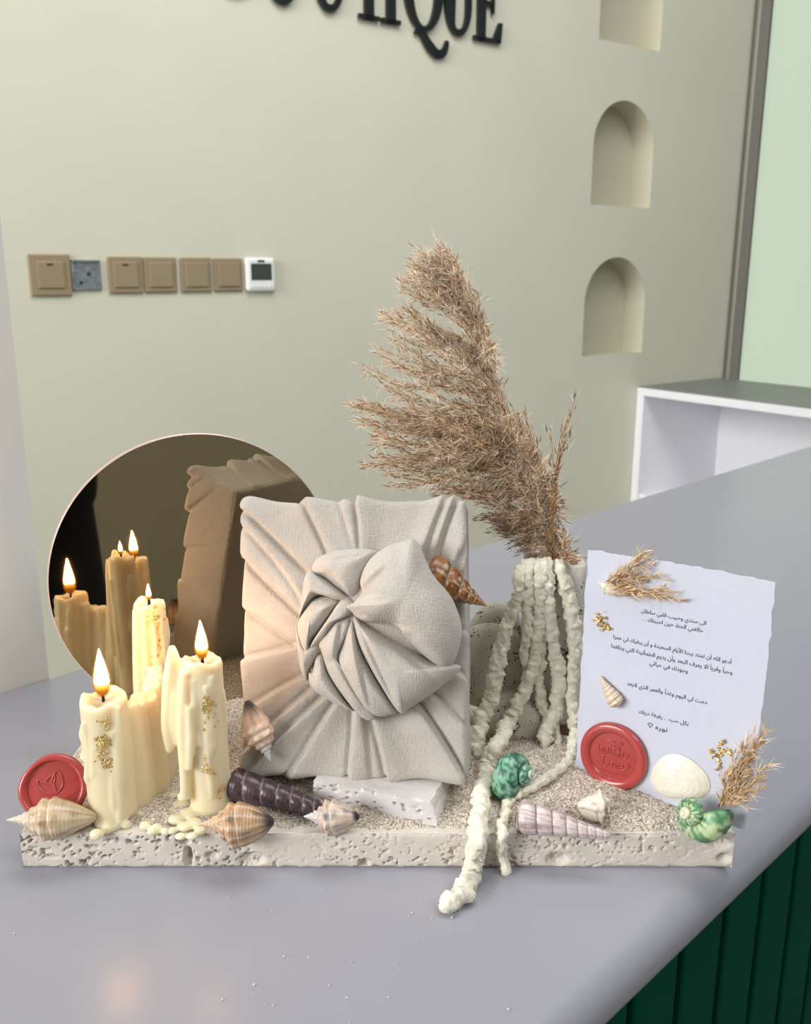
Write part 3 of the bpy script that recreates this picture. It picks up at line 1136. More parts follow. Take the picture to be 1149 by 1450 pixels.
pleats = [  # knot end, outer end, height, width of the soft side, which side is soft
    ((432, 795), (343, 716), .0040, .012, 1), ((470, 790), (432, 702), .0045, .011, 1), ((516, 785), (503, 694), .0048, .010, 1), ((512, 785), (488, 720), .0018, .006, 1),
    ((596, 785), (630, 705), .0030, .007, -1), ((612, 790), (642, 715), .0034, .005, -1), ((425, 862), (337, 772), .0044, .013, 1), ((420, 830), (345, 735), .0022, .008, 1),
    ((418, 905), (338, 858), .0028, .014, 1), ((420, 915), (345, 935), .0030, .014, -1), ((428, 965), (345, 1010), .0020, .012, -1), ((440, 980), (346, 1070), .0032, .009, -1),
    ((456, 992), (352, 1100), .0036, .008, -1), ((478, 1004), (406, 1104), .0032, .010, -1), ((503, 1012), (500, 1104), .0030, .008, -1), ((512, 1012), (520, 1075), .0014, .005, 1),
    ((531, 1012), (549, 1104), .0040, .012, -1), ((592, 1005), (655, 1098), .0046, .014, 1), ((610, 990), (668, 1040), .0032, .012, 1), ((640, 950), (676, 985), .0022, .01, 1),
    ((645, 900), (668, 900), .003, .012, 1), ((650, 820), (668, 770), .003, .010, -1), ((640, 800), (662, 730), .0026, .008, -1)]
PL = []
for a, b, h, w, sd in pleats:
    A, B = gp(*a), gp(*b)
    PL.append((A, (B - A) / np.linalg.norm(B - A), np.linalg.norm(B - A), h, w, sd))
KC = gp(525, 890)


def folds(x, z):
    r = np.zeros_like(x)
    for A, d, L, h, w, sd in PL:
        ax, az = x - A[0], z - A[1]
        s = ax * d[0] + az * d[1]
        q = (ax * -d[1] + az * d[0]) * sd + .0012 * np.sin(s * 60 + A[0] * 900)
        t = s / L
        env = sstep(-.35, .0, t) * (1 - .75 * sstep(1.0, 1.7, t)) * (t < 2.2)
        ww = w * (.65 + .5 * np.clip(t, 0, 1.2))
        prof = np.where(q < 0, np.exp(-(q / ww) ** 2), np.exp(-(q / .0014) ** 2)) - .55 * np.exp(-((q - .0027) / .0016) ** 2)
        r = r + h * env * prof
    r = r + .0030 * (fbm(x * 32, z * 32, 2.0, 3) - .5)
    return r


def rounded_box(W, D, H, rad, step):
    """grids on five faces of a box, pushed onto a rounded box; returns verts, dirs, faces"""
    Vs, Fs = [], []

    def grid(P0, A, B, na, nb):
        k = len(Vs)
        for i in range(na + 1):
            for j in range(nb + 1):
                Vs.append(np.array(P0) + np.array(A) * i / na + np.array(B) * j / nb)
        for i in range(na):
            for j in range(nb):
                a = k + i * (nb + 1) + j
                Fs.append((a, a + nb + 1, a + nb + 2, a + 1))

    nw, nh, nd = int(W / step), int(H / step), int(D / step / 1.5)
    x0, x1 = -W / 2, W / 2
    grid((x0, 0, 0), (W, 0, 0), (0, 0, H), nw, nh)
    grid((x0, D, 0), (W, 0, 0), (0, 0, H), nw, nh)
    grid((x0, 0, 0), (0, D, 0), (0, 0, H), nd, nh)
    grid((x1, 0, 0), (0, D, 0), (0, 0, H), nd, nh)
    grid((x0, 0, H), (W, 0, 0), (0, D, 0), nw, nd)
    grid((x0, 0, 0), (W, 0, 0), (0, D, 0), nw, nd)
    Vs = np.array(Vs)
    lo, hi = np.array((x0 + rad, rad, rad)), np.array((x1 - rad, D - rad, H - rad))
    inn = np.clip(Vs, lo, hi)
    d = Vs - inn
    d = d / np.maximum(np.linalg.norm(d, axis=1, keepdims=True), 1e-9)
    return inn + d * rad, d, Fs


P, Dn, Fs = rounded_box(GW, GD, GH, .0035, .00085)
dep = np.clip(P[:, 1], 0, GD)
sx_ = np.where(np.abs(Dn[:, 0]) > .6, np.sign(Dn[:, 0]), 0)
sz_ = np.where(np.abs(Dn[:, 2]) > .6, np.sign(Dn[:, 2]), 0)
X, Z = P[:, 0] + sx_ * dep, P[:, 2] + sz_ * dep
fo = folds(X, Z)
side = np.clip(1 - np.abs(Dn[:, 1]), 0, 1)
back = (Dn[:, 1] > .6)
fo = np.where(back, .0005, fo * (1 - np.where(np.abs(Dn[:, 0]) > .5, .72, .3) * side))
fo = fo + side * .0022 * (fbm(P[:, 2] * 55 + 3, P[:, 0] * 50, P[:, 1] * 20, 2) - .35)
# the front bulges a little where the cloth is drawn up into the knot
fo = fo + np.where(Dn[:, 1] < -.5, .007 * np.exp(-(((P[:, 0] - KC[0]) / .045) ** 2 + ((P[:, 2] - KC[1]) / .05) ** 2)), 0)
P = P + Dn * fo[:, None]
mk('linen_wrap', P, Fs, M['cloth'], gift, merge=.00002)


def kz(X, Y):
    return (400 + X / 4.104, 740 + Y / 4.104)


def puff(outline, center, base, H, tilt=(0, 0), creases=(), power=.5, nr=26, bend=0):
    hm = base + H * .6
    O = catmull([gp(*kz(*p), hm) for p in outline], 7, True)
    c = gp(*kz(*center), hm)
    na = len(O)
    V, Fq = [], []
    cr = [(gp(*kz(*a), hm), gp(*kz(*b), hm), d) for a, b, d in creases]
    for side in (1, -1):
        for i in range(nr + 1):
            r = i / nr
            rr = math.sin(r * PI / 2) if side > 0 else r
            for k in range(na):
                p = c + (O[k] - c) * rr
                hgt = (1 - rr ** 2.4) ** power
                if side > 0:
                    y = base + H * hgt
                else:
                    y = base - H * .35 * hgt
                q = p - c
                y += (tilt[0] * q[0] + tilt[1] * q[1])
                if side > 0:
                    for a, b, dpt in cr:
                        dd = b - a
                        L = np.linalg.norm(dd)
                        dd = dd / L
                        s = np.dot(p - a, dd) / L
                        w = (p - a)[0] * -dd[1] + (p - a)[1] * dd[0]
                        if -.15 < s < 1.15:
                            e = max(0, 1 - abs(2 * s - 1) ** 4) if 0 <= s <= 1 else 0
                            y += dpt * e * ((math.exp(-(w / .0055) ** 2) if w < 0 else math.exp(-(w / .0013) ** 2)) - .6 * math.exp(-((w - .0022) / .0014) ** 2))
                    y += .0012 * (float(fbm(p[0] * 90, p[1] * 90, base * 300, 2)) - .5)
                V.append((p[0], -y, p[1]))
        k0 = 0 if side > 0 else (nr + 1) * na
        for i in range(nr):
            for k in range(na):
                a, b = k0 + i * na + k, k0 + i * na + (k + 1) % na
                Fq.append((a, a + na, b + na, b) if side > 0 else (a, b, b + na, a + na))
    mk('knot_fold', V, Fq, M['cloth'], knot, merge=.00003)


knot = mk('knot', *(lambda m: (m.v, m.f))(MB().blob((0, 0, 0), (.042, .017, .046), 40, 24)), M['cloth'], gift)
kc = gp(*kz(540, 640), .012)
knot.location = (kc[0], -.004, kc[1])
_p = Matrix.Translation(-Vector(knot.location))


def puff_(*a, **k):
    puff(*a, **k)
    o = COL.objects[-1] if False else knot.children[-1]
    o.matrix_parent_inverse = _p


puff_([(190, 770), (232, 770), (275, 890), (350, 1020), (410, 1100), (370, 1092), (290, 1055), (200, 1000), (150, 950), (140, 875), (165, 862)], (235, 935), .010, .012, (0, 0))
puff_([(70, 600), (140, 700), (222, 680), (242, 720), (150, 860), (135, 925), (105, 885), (85, 780)], (135, 770), .009, .011)
puff_([(180, 208), (280, 163), (400, 150), (500, 152), (540, 180), (480, 300), (440, 400), (405, 445), (330, 400), (230, 320), (150, 285)], (340, 270), .011, .015, (.10, 0),
      [((480, 170), (280, 200), .001), ((400, 430), (310, 280), .0012)])
puff_([(112, 330), (150, 278), (250, 330), (385, 440), (340, 455), (230, 425), (180, 440), (110, 520), (78, 575), (100, 440)], (180, 385), .012, .014, (.12, 0))
puff_([(72, 600), (110, 510), (190, 425), (340, 440), (290, 520), (200, 640), (150, 715), (130, 800), (95, 760), (75, 680)], (180, 540), .010, .015, (.12, 0), [((330, 445), (150, 720), .0015)])
puff_([(400, 450), (345, 438), (260, 560), (165, 695), (150, 740), (215, 700), (300, 590), (410, 520)], (275, 580), .016, .010, (.10, 0))
puff_([(400, 535), (400, 600), (365, 690), (330, 800), (365, 930), (450, 1060), (532, 1130), (500, 1160), (440, 1135), (330, 1000), (255, 880), (222, 770), (198, 680), (280, 585), (340, 540)],
      (300, 760), .013, .012, (.05, .05), [((330, 560), (300, 800), .0022), ((300, 800), (470, 1080), .0016)])
puff_([(400, 560), (425, 620), (490, 800), (570, 950), (650, 1095), (610, 1132), (530, 1135), (450, 1065), (360, 930), (305, 800), (345, 690), (375, 600)], (445, 860), .014, .015, (.04, .06),
      [((395, 590), (500, 1100), .0016)])
puff_([(400, 550), (450, 570), (560, 640), (700, 720), (800, 780), (900, 830), (985, 830), (1028, 850), (1000, 900), (940, 945), (850, 1015), (760, 1072), (715, 1100), (690, 1128), (645, 1095), (560, 955), (480, 810), (425, 680)],
      (680, 870), .015, .019, (-.06, .05), [((430, 590), (650, 1080), .0022), ((460, 590), (900, 940), .0018)], .55)
puff_([(352, 492), (400, 460), (440, 400), (432, 330), (480, 215), (580, 135), (680, 100), (740, 84), (785, 130), (830, 235), (900, 335), (980, 450), (1030, 600), (1022, 720), (972, 845), (900, 845), (800, 772),
       (710, 680), (640, 600), (450, 575), (380, 520)], (720, 430), .017, .023, (-.05, -.04), [((440, 545), (760, 640), .0028), ((430, 420), (620, 250), -.0018), ((400, 490), (640, 470), .0014)], .55)


# ------------------------------------------------------------------ shells
def axis_matrix(P0, P1, roll=0.0):
    z = (Vector(P1) - Vector(P0)).normalized()
    ref = Vector((0, 0, 1)) if abs(z.z) < .95 else Vector((1, 0, 0))
    x = (ref - z * ref.dot(z)).normalized()
    y = z.cross(x)
    R = Matrix(((x.x, y.x, z.x), (x.y, y.y, z.y), (x.z, y.z, z.z))).to_4x4()
    return Matrix.Translation(Vector(P0)) @ R @ Matrix.Rotation(roll, 4, 'Z')


CONCH = ([0, .06, .14, .22, .30, .36, .43, .52, .62, .74, .86, .95, 1], [.02, .10, .20, .36, .58, .82, .97, 1.0, .93, .76, .50, .30, .14])
TURRET = ([0, .9, .95, .985, 1], [.03, .98, 1.0, .8, .3])


def spiral_shell(L, R, prof, g, amp, col, knobs=0, nk=9, ribs=0, nr=0, off=0, lip=0, lip_a=2.2, threads=0, NS=150, NA=56, smin=.02):
    s = np.linspace(0, 1, NS)
    a = np.linspace(0, 2 * PI, NA, endpoint=False)
    S, A = np.meshgrid(s, a, indexing='ij')
    r = np.interp(S, *prof) * R
    W = np.log(np.maximum(S, smin) + off) / math.log(g)
    ph = W - A / (2 * PI)
    f = ph - np.floor(ph)
    body = 1 - sstep(.45, .6, S) if knobs else np.ones_like(S)       # the last whorl has no more sutures
    b = 1 - np.abs(2 * f - 1) ** 2.6
    r = r * (1 + amp * (b - .7) * body)
    if knobs:
        r = r + R * knobs * np.exp(-((f - .45) / .2) ** 2) * (.5 + .5 * np.cos(nk * A + 2 * np.floor(ph))) * np.clip(S * 2.4, 0, 1) * (1 - sstep(.42, .7, S))
    if ribs:
        r = r * (1 + ribs * np.cos(nr * A) * (.4 + .6 * b))
    if threads:
        r = r * (1 + threads * np.sin(S * 150))
    if lip:
        da = np.angle(np.exp(1j * (A - lip_a)))
        e = sstep(.34, .46, S) * (1 - sstep(.86, 1, S))
        r = r + R * lip * np.exp(-(da / .30) ** 2) * e - R * .45 * np.exp(-((da - .75) / .42) ** 2) * e * np.interp(S, *prof)
    X, Y, Z = r * np.cos(A), r * np.sin(A), S * L
    V = np.stack([X, Y, Z], -1).reshape(-1, 3)
    F = [(i * NA + k, i * NA + (k + 1) % NA, (i + 1) * NA + (k + 1) % NA, (i + 1) * NA + k) for i in range(NS - 1) for k in range(NA)]
    F += [tuple(range(NA))[::-1], tuple(range((NS - 1) * NA, NS * NA))]
    c = col(S, f, A).reshape(-1, 3)
    return V, F, c


def mixc(a, b, t):
    t = np.asarray(t)[..., None]
    return np.array(a) * (1 - t) + np.array(b) * t


def conch_col(base, band, tip, dark_end=0, white=.5, spire=None):
    def f(S, fr, A):
        c = mixc(base, band, sstep(.45, .75, fbm(S * 9, np.cos(A) * 2 + 3, np.sin(A) * 2, 3)))
        ax = sstep(.55, .95, .5 + .5 * np.cos(A * 11 + 1.5 * S + 1.2 * fbm(S * 6, np.cos(A) * 2, np.sin(A) * 2, 2)))
        c = mixc((0, 0, 0), (1, 1, 1), np.zeros_like(S)) + c
        w = np.array(C(240, 230, 218))
        c = c * (1 - (white * ax * .7)[..., None]) + w * (white * ax * .7)[..., None]
        st = sstep(.86, 1.0, np.abs(2 * fr - 1)) * (1 - sstep(.5, .65, S))
        c = c * (1 - .6 * st[..., None]) + np.array(C(236, 224, 208)) * .6 * st[..., None]
        sp_ = 1 - sstep(.12, .34, S)
        c = c * (1 - sp_[..., None]) + np.array(spire or tip) * sp_[..., None]
        if dark_end:
            e = sstep(1 - dark_end, .99, S + .05 * np.cos(A))
            c = c * (1 - e[..., None]) + np.array(C(48, 40, 44)) * e[..., None]
        return c
    return f


def shell(name, label, V, F, c, Mx):
    o = mk(name, V, F, M['shell'], cols=c)
    o.matrix_basis = Mx
    tag(o, label, 'shell')
    return o


def lay(u0, v0, u1, v1, z0, z1):
    a, b = at_z(u0, v0, z0), at_z(u1, v1, z1)
    return a, b, (b - a).length


# tan conch in front of the red seal
a, b, L = lay(9, 1161, 136, 1157, ZS + .0105, ZS + .009)
V, F, c = spiral_shell(L, .0112, CONCH, 1.42, .12, conch_col(C(206, 182, 146), C(176, 146, 110), C(214, 204, 190), 0, .45), knobs=.09, nk=11, lip=.18, lip_a=PI * .9, threads=.006)
shell('conch_shell', 'tan conch shell at the slab end, in front of the red seal', V, F, c, axis_matrix(a, b, .6))
# banded conch by the wax puddle
a, b, L = lay(281, 1167, 388, 1164, ZS + .0108, ZS + .0105)
V, F, c = spiral_shell(L, .0112, CONCH, 1.42, .13, conch_col(C(190, 152, 112), C(140, 106, 82), C(218, 206, 198), .2, .6, C(206, 178, 150)), knobs=.10, nk=11, lip=.2, lip_a=PI * .8, threads=.008)
shell('conch_shell', 'brown and orange striped conch shell on the slab front, below the right candle', V, F, c, axis_matrix(a, b, .2))
# small conch in front of the dark turret
a, b, L = lay(430, 1156, 509, 1157, ZS + .0095, ZS + .011)
V, F, c = spiral_shell(L, .0088, CONCH, 1.42, .13, conch_col(C(206, 184, 166), C(150, 146, 150), C(206, 206, 208), .1, .5), knobs=.2, nk=9, lip=.2, lip_a=PI * .8)
shell('conch_shell', 'small cream and grey conch shell before the white stone block', V, F, c, axis_matrix(a, b, .3))


def turret_col(c1, c2, c3, stripes, sut):
    def f(S, fr, A):
        t = fbm(fr * 3 + S * 2, np.cos(A) * 3, np.sin(A) * 3, 3)
        c = mixc(c1, c2, sstep(.35, .65, t))
        if stripes:
            k = sstep(.2, .8, .5 + .5 * np.sin(A * 18 + 3 * np.sin(A * 5) + S * 9))
            c = c * (1 - .65 * k[..., None]) + np.array(c3) * .65 * k[..., None]
        e = sstep(.84, .97, np.abs(2 * fr - 1))
        return c * (1 - e[..., None]) + np.array(sut) * e[..., None]
    return f


a, b, L = lay(454, 1146, 327, 1108, ZS + .008, ZS + .016)
V, F, c = spiral_shell(L, .0094, ([0, .04, .9, .96, .99, 1], [.3, .5, 1.0, .98, .8, .3]), 1.135, .10, turret_col(C(74, 54, 60), C(52, 38, 46), C(96, 70, 70), False, C(122, 104, 106)), threads=.004, off=.8)
shell('turret_shell', 'dark purple turret shell pointing right under the wrapped gift', V, F, c, axis_matrix(a, b, .4))
a, b, L = lay(864, 1184, 733, 1154, ZS + .004, ZS + .0085)
V, F, c = spiral_shell(L, .0092, ([0, .04, .9, .96, .99, 1], [.12, .26, 1.0, .98, .8, .3]), 1.18, .13, turret_col(C(196, 176, 176), C(168, 142, 146), C(226, 220, 214), True, C(120, 110, 108)), ribs=.012, nr=22, off=.35)
shell('turret_shell', 'striped grey and pink turret shell on the sand before the card', V, F, c, axis_matrix(a, b, .4))
a, b, L = lay(878, 1140, 818, 1140, ZS + .012, ZS + .0125)
V, F, c = spiral_shell(L, .0072, CONCH, 1.5, .25, conch_col(C(226, 216, 202), C(190, 176, 160), C(206, 200, 192), 0, .7), knobs=.35, nk=6, lip=.4, lip_a=PI * .7)
shell('conch_shell', 'tiny worn white shell on the sand below the card seal', V, F, c, axis_matrix(a, b, 1.2))
# shells on the gift
x0, x1 = gp(384, 1078, .009), gp(350, 992, .010)
P0, P1 = Mg @ Vector((x0[0], -.010, x0[1])), Mg @ Vector((x1[0], -.0105, x1[1]))
V, F, c = spiral_shell((P1 - P0).length, .0093, CONCH, 1.42, .13, conch_col(C(226, 196, 170), C(206, 160, 130), C(196, 202, 212), .34, .5, C(206, 208, 212)), knobs=.2, nk=9, lip=.2, lip_a=PI * 1.9)
shell('conch_shell', 'peach conch shell with dark tip stuck to the gift front', V, F, c, axis_matrix(P0, P1, .3))
x0, x1 = gp(690, 858, .006), gp(600, 808, .008)
P0, P1 = Mg @ Vector((x0[0], -.010, x0[1])), Mg @ Vector((x1[0], -.008, x1[1]))


def cone_col(S, fr, A):
    t = fbm(S * 14, np.cos(A) * 2.5, np.sin(A) * 2.5, 3)
    c = mixc(C(150, 96, 44), C(104, 66, 36), sstep(.4, .6, t))
    w = sstep(.55, .68, fbm(fr * 4 + 5, np.cos(A) * 4, np.sin(A) * 4, 2))
    c = c * (1 - .7 * w[..., None]) + np.array(C(206, 190, 166)) * .7 * w[..., None]
    e = sstep(.8, .95, np.abs(2 * fr - 1))
    return c * (1 - e[..., None]) + np.array(C(150, 122, 96)) * e[..., None]


V, F, c = spiral_shell((P1 - P0).length, .0125, ([0, .2, .4, .7, .9, 1], [.03, .28, .55, .95, 1, .7]), 1.5, .18, cone_col, knobs=0)
shell('whelk_shell', 'brown pointed shell tucked behind the linen knot of the gift', V, F, c, axis_matrix(P0, P1, 0))


def turban(R, turns=3.3, W=2.35, Tz=1.05, NA=30, per=44, c_hi=None, c_lo=None, apex=None, fa=14.0, fb=1.2):
    n = int(turns * per)
    V, cols = [], []
    k = math.log(W) / (2 * PI)
    th1 = turns * 2 * PI
    for i in range(n + 1):
        th = th1 * i / n
        e = math.exp(k * (th - th1))
        rho = e * .50
        for j in range(NA):
            p = 2 * PI * j / NA
            rr = rho * (1 + .035 * math.cos(9 * p) + .02 * math.sin(th * 26))
            rad = e * .50 + rr * math.cos(p)
            V.append((rad * math.cos(th), rad * math.sin(th), e * Tz - rr * math.sin(p) * 1.05))
            t = float(sstep(.42, .6, vn(th * fa, math.cos(p) * fb + 4, math.sin(p) * fb + 1.3)))
            t2 = float(sstep(.62, .78, vn(th * fa * .6 + 9, math.cos(p) * fb * 1.6, math.sin(p) * fb * 1.6 + 7.7)))
            c = np.array(c_hi) * (1 - t) + np.array(c_lo) * t
            c = c * (1 - t2 * .8) + np.array(C(44, 66, 58)) * t2 * .8
            w = float(sstep(.30, .12, e)) if e < .30 else 0
            wv = max(0.0, min(1.0, (.34 - e) / .16))
            c = c * (1 - wv) + np.array(apex) * wv
            cols.append(c)
    F = [(i * NA + j, i * NA + (j + 1) % NA, (i + 1) * NA + (j + 1) % NA, (i + 1) * NA + j) for i in range(n) for j in range(NA)]
    # mouth: a recessed dark throat
    c0 = len(V)
    lastc = np.mean(np.array(V[n * NA:]), axis=0)
    for j in range(NA):
        v = np.array(V[n * NA + j])
        V.append(tuple(lastc + (v - lastc) * .75 - np.array((-math.sin(th1), math.cos(th1), 0)) * .25))
        cols.append(np.array(C(214, 206, 190)))
    F += [(n * NA + j, n * NA + (j + 1) % NA, c0 + (j + 1) % NA, c0 + j) for j in range(NA)]
    F += [tuple(range(c0, c0 + NA)), tuple(range(NA))[::-1]]
    V = np.array(V)
    V[:, 2] = V[:, 2].max() - V[:, 2] - (V[:, 2].max() - V[:, 2].min()) / 2      # apex up, centred
    return V * R, F, np.array(cols)


def turban_at(label, u, v, z, R, apex_dir, roll, **kw):
    V, F, c = turban(R, **kw)
    p = at_z(u, v, z)
    ad_ = Vector(apex_dir).normalized()
    Mx = axis_matrix(p, p + ad_, roll)
    shell('turban_shell', label, V, F, c, Mx)


turban_at('bright green and white turban shell leaning on the card', 990, 1154, ZS + .0150, .0180, (-.84, -.44, .32), 3.5, c_hi=C(186, 206, 160), c_lo=C(84, 142, 100), apex=C(226, 218, 200))
turban_at('dark teal green turban shell beside the fluffy strands', 728, 1094, ZS + .0195, .0172, (.80, -.50, .25), .6, c_hi=C(132, 184, 156), c_lo=C(34, 98, 82), fa=11.0, fb=5.0, apex=C(186, 204, 184))


# ------------------------------------------------------------------ wax seals
def seal_mesh(R, rim, th, wob, seed, seg=96):
    m = MB()
    prof = [(.0001, 0), (R * .9, 0), (R, th * .35), (R * .985, th * .75), (R * .93, th * 1.02), (R * .84, th * 1.0), (R * rim * 1.03, th * .85), (R * rim, th * .5), (R * rim * .97, th * .42)]

    def fn(r, z, a):
        k = 1 + wob * (float(vn(math.cos(a) * 1.3 + seed, math.sin(a) * 1.3, .5)) - .5) * (max(0, r / R - rim) / (1 - rim)) ** 1
        return r * k, z
    m.lathe(prof, seg, fn)
    f = MB()
    f.lathe([(R * rim * .975, th * .42), (R * rim * .9, th * .45), (.0001, th * .45)], seg, None)
    return m, f


def stroke(m, pts, z, r, sc, off=(0, 0)):
    c = catmull([(p[0], p[1]) for p in pts], 5)
    m.tube([(off[0] + x * sc, off[1] + y * sc, z) for x, y in c], r, 6)


# seal standing at the left end, behind the conch
p = at_y(77, 1116, .472)
Rz = .0192
n_s = Vector((.10, -.90, .42)).normalized()
xs = Vector((1, .1, 0)).normalized()
ys = n_s.cross(xs).normalized()
xs = ys.cross(n_s)
Ms = Matrix(((xs.x, ys.x, n_s.x, p.x), (xs.y, ys.y, n_s.y, p.y), (xs.z, ys.z, n_s.z, p.z), (0, 0, 0, 1)))
sl = thing('wax_seal', 'red wax seal with a three-petal emblem behind the tan conch shell', 'wax seal', Ms)
m1, m2 = seal_mesh(Rz, .80, .0042, .10, 3)
m1.build('rim', M['seal'], sl)
m2.build('stamped_face', M['seal_face'], sl)
em = MB()
zf = .0042 * .45 + .0002
for pts in ([(.1, -.28), (-.25, -.25), (-.5, .02), (-.52, .2), (-.3, .1), (0, 0), (.1, -.28)],
            [(.1, -.28), (-.02, -.02), (-.05, .2), (.12, .48), (.3, .2), (.28, -.1), (.1, -.28)],
            [(-.3, .1), (-.1, .3), (.04, .28), (.02, .05), (.1, -.28)]):
    stroke(em, pts, zf, .0005, Rz * .86, (0, Rz * .10))
for k in range(9):
    em.blob((Rz * (.22 + .07 * k), Rz * (-.36 + .035 * k), zf), .0003, 6, 4)
em.build('emblem', M['seal'], sl)

# ------------------------------------------------------------------ speckled vase
vy = .566
v_c = at_y(781, 905, vy)
vz0 = at_y(781, 1012, vy).z
vz1 = at_y(781, 792, vy).z
vb = sz_at(v_c.x, vy)
vase = thing('vase', 'speckled stone vase with a square column and rounded lobes', 'vase', (v_c.x, vy, vb - .001))


def sbox(hx, hy, z0, z1, rad, hole=0, taper=0):
    """rounded-square column with an open mouth"""
    prof = [(0.0, z0), (.92, z0), (1, z0 + .002)] + [(1, z0 + (z1 - z0) * t / 10) for t in range(1, 10)] + [(1, z1 - .001), (.96, z1), (hole + .04, z1), (hole, z1 - .001), (hole, z1 - .06), (0.0, z1 - .06)]
    m = MB()
    seg = 64
    v = []
    for s, z in prof:
        for k in range(seg):
            a = 2 * PI * k / seg
            ca, sa = math.cos(a), math.sin(a)
            q = (abs(ca) ** 5 + abs(sa) ** 5) ** (-1 / 5)
            v.append((s * hx * q * ca, s * hy * q * sa, z))
    f = [(i * seg + k, i * seg + (k + 1) % seg, (i + 1) * seg + (k + 1) % seg, (i + 1) * seg + k) for i in range(len(prof) - 1) for k in range(seg)]
    return m.add(v, f)


zr = vb - .001
sbox(.0192, .0155, vz0 - zr, vz1 - zr, .004, .72).build('column', M['ceramic'], vase, merge=.00001)
MB().box(-.014, .017, -.013, .014, 0, vz0 - zr + .001).build('foot', M['foot'], vase, smooth=False, bevel=.001)
for (u, v, y, rx, ry_, rz_) in ((704, 900, .588, .0195, .011, .0235), (694, 943, .574, .0290, .013, .030), (727, 1023, .556, .0225, .0135, .0225)):
    q = at_y(u, v, y)
    m = MB()
    N = 40
    vv, ff = [], []
    for i in range(N // 2 + 1):
        a = PI * i / (N // 2) - PI / 2
        for k in range(N):
            b = 2 * PI * k / N
            cb_, sb_ = math.copysign(abs(math.cos(a)) ** .55, math.cos(a)), math.copysign(abs(math.sin(a)) ** .8, math.sin(a))
            vv.append((q.x - v_c.x + rx * cb_ * math.cos(b), y - vy + ry_ * sb_, max(q.z - zr + rz_ * cb_ * math.sin(b), 0.0015)))
    for i in range(N // 2):
        for k in range(N):
            ff.append((i * N + k, i * N + (k + 1) % N, (i + 1) * N + (k + 1) % N, (i + 1) * N + k))
    m.add(vv, ff).build('lobe', M['ceramic'], vase, merge=.00001)


# ------------------------------------------------------------------ fluffy trailing strands
def strand(label, pts, r0, r1, seed):
    P = catmull([tuple(p) for p in pts], 14)
    seglen = np.linalg.norm(np.diff(P, axis=0), axis=1)
    s = np.concatenate([[0], np.cumsum(seglen)])
    n = int(s[-1] / .0008)
    t = np.linspace(0, s[-1], n)
    Q = np.stack([np.interp(t, s, P[:, i]) for i in range(3)], -1)
    base = Vector(Q[-1])
    seg = 20
    Q = Q + .0007 * np.stack([vn(t / .006, seed, k) - .5 for k in range(3)], -1) * 2 * sstep(0, .01, t)[:, None]
    tg = np.gradient(Q, axis=0)
    tg /= np.linalg.norm(tg, axis=1, keepdims=True)
    a = np.cross(tg, np.array((.2, -.9, .3)))
    a /= np.linalg.norm(a, axis=1, keepdims=True)
    b = np.cross(a, tg)
    r = (r0 + (r1 - r0) * np.arange(n) / n) * .86
    r = r * np.sqrt(np.clip((n - 1 - np.arange(n)) / 7, .02, 1))
    q = np.linspace(0, 2 * PI, seg, endpoint=False)
    cq, sq, tt = np.cos(q)[None, :], np.sin(q)[None, :], t[:, None]
    w = .30 + .95 * vn(cq * 1.5 + seed * 5, sq * 1.5, tt / .0034) + .50 * vn(cq * 3.2 + seed, sq * 3.2, tt / .0015) + .16 * RNG.random((n, seg))
    V = Q[:, None, :] + (a[:, None, :] * cq[..., None] + b[:, None, :] * sq[..., None]) * (r[:, None] * w)[..., None]
    V = [Vector(p) for p in V.reshape(-1, 3)]
    F = [(i * seg + k, i * seg + (k + 1) % seg, (i + 1) * seg + (k + 1) % seg, (i + 1) * seg + k) for i in range(n - 1) for k in range(seg)]
    F += [tuple(range(seg))[::-1], tuple(range((n - 1) * seg, n * seg))]
    o = mk('trailing_strand', [tuple(v - base) for v in V], F, M['strand'], smooth=True)
    o.location = base
    tag(o, label, 'strand', 'cream strands trailing from the vase')
    nh = int(n * 14)
    idx = RNG.integers(0, n, nh)
    an = RNG.random(nh) * 2 * PI
    dr = a[idx] * np.cos(an)[:, None] + b[idx] * np.sin(an)[:, None]
    p0 = Q[idx] + dr * (r[idx] * .75)[:, None] - np.array(base)
    d2 = dr + RNG.normal(0, .6, (nh, 3))
    d2 /= np.linalg.norm(d2, axis=1, keepdims=True)
    sd_ = np.cross(d2, RNG.normal(0, 1, (nh, 3)))
    sd_ = sd_ / np.linalg.norm(sd_, axis=1, keepdims=True) * .00010
    p1 = p0 + d2 * (RNG.uniform(.0012, .0030, nh))[:, None]
    HV = np.stack([p0 - sd_, p0 + sd_, p1], 1).reshape(-1, 3)
    mk('fuzz', HV, [(3 * i, 3 * i + 1, 3 * i + 2) for i in range(nh)], M['strand'], o, smooth=False, kind='stuff')


def path(L):
    return [at_y(u, v, y) for u, v, y in L]


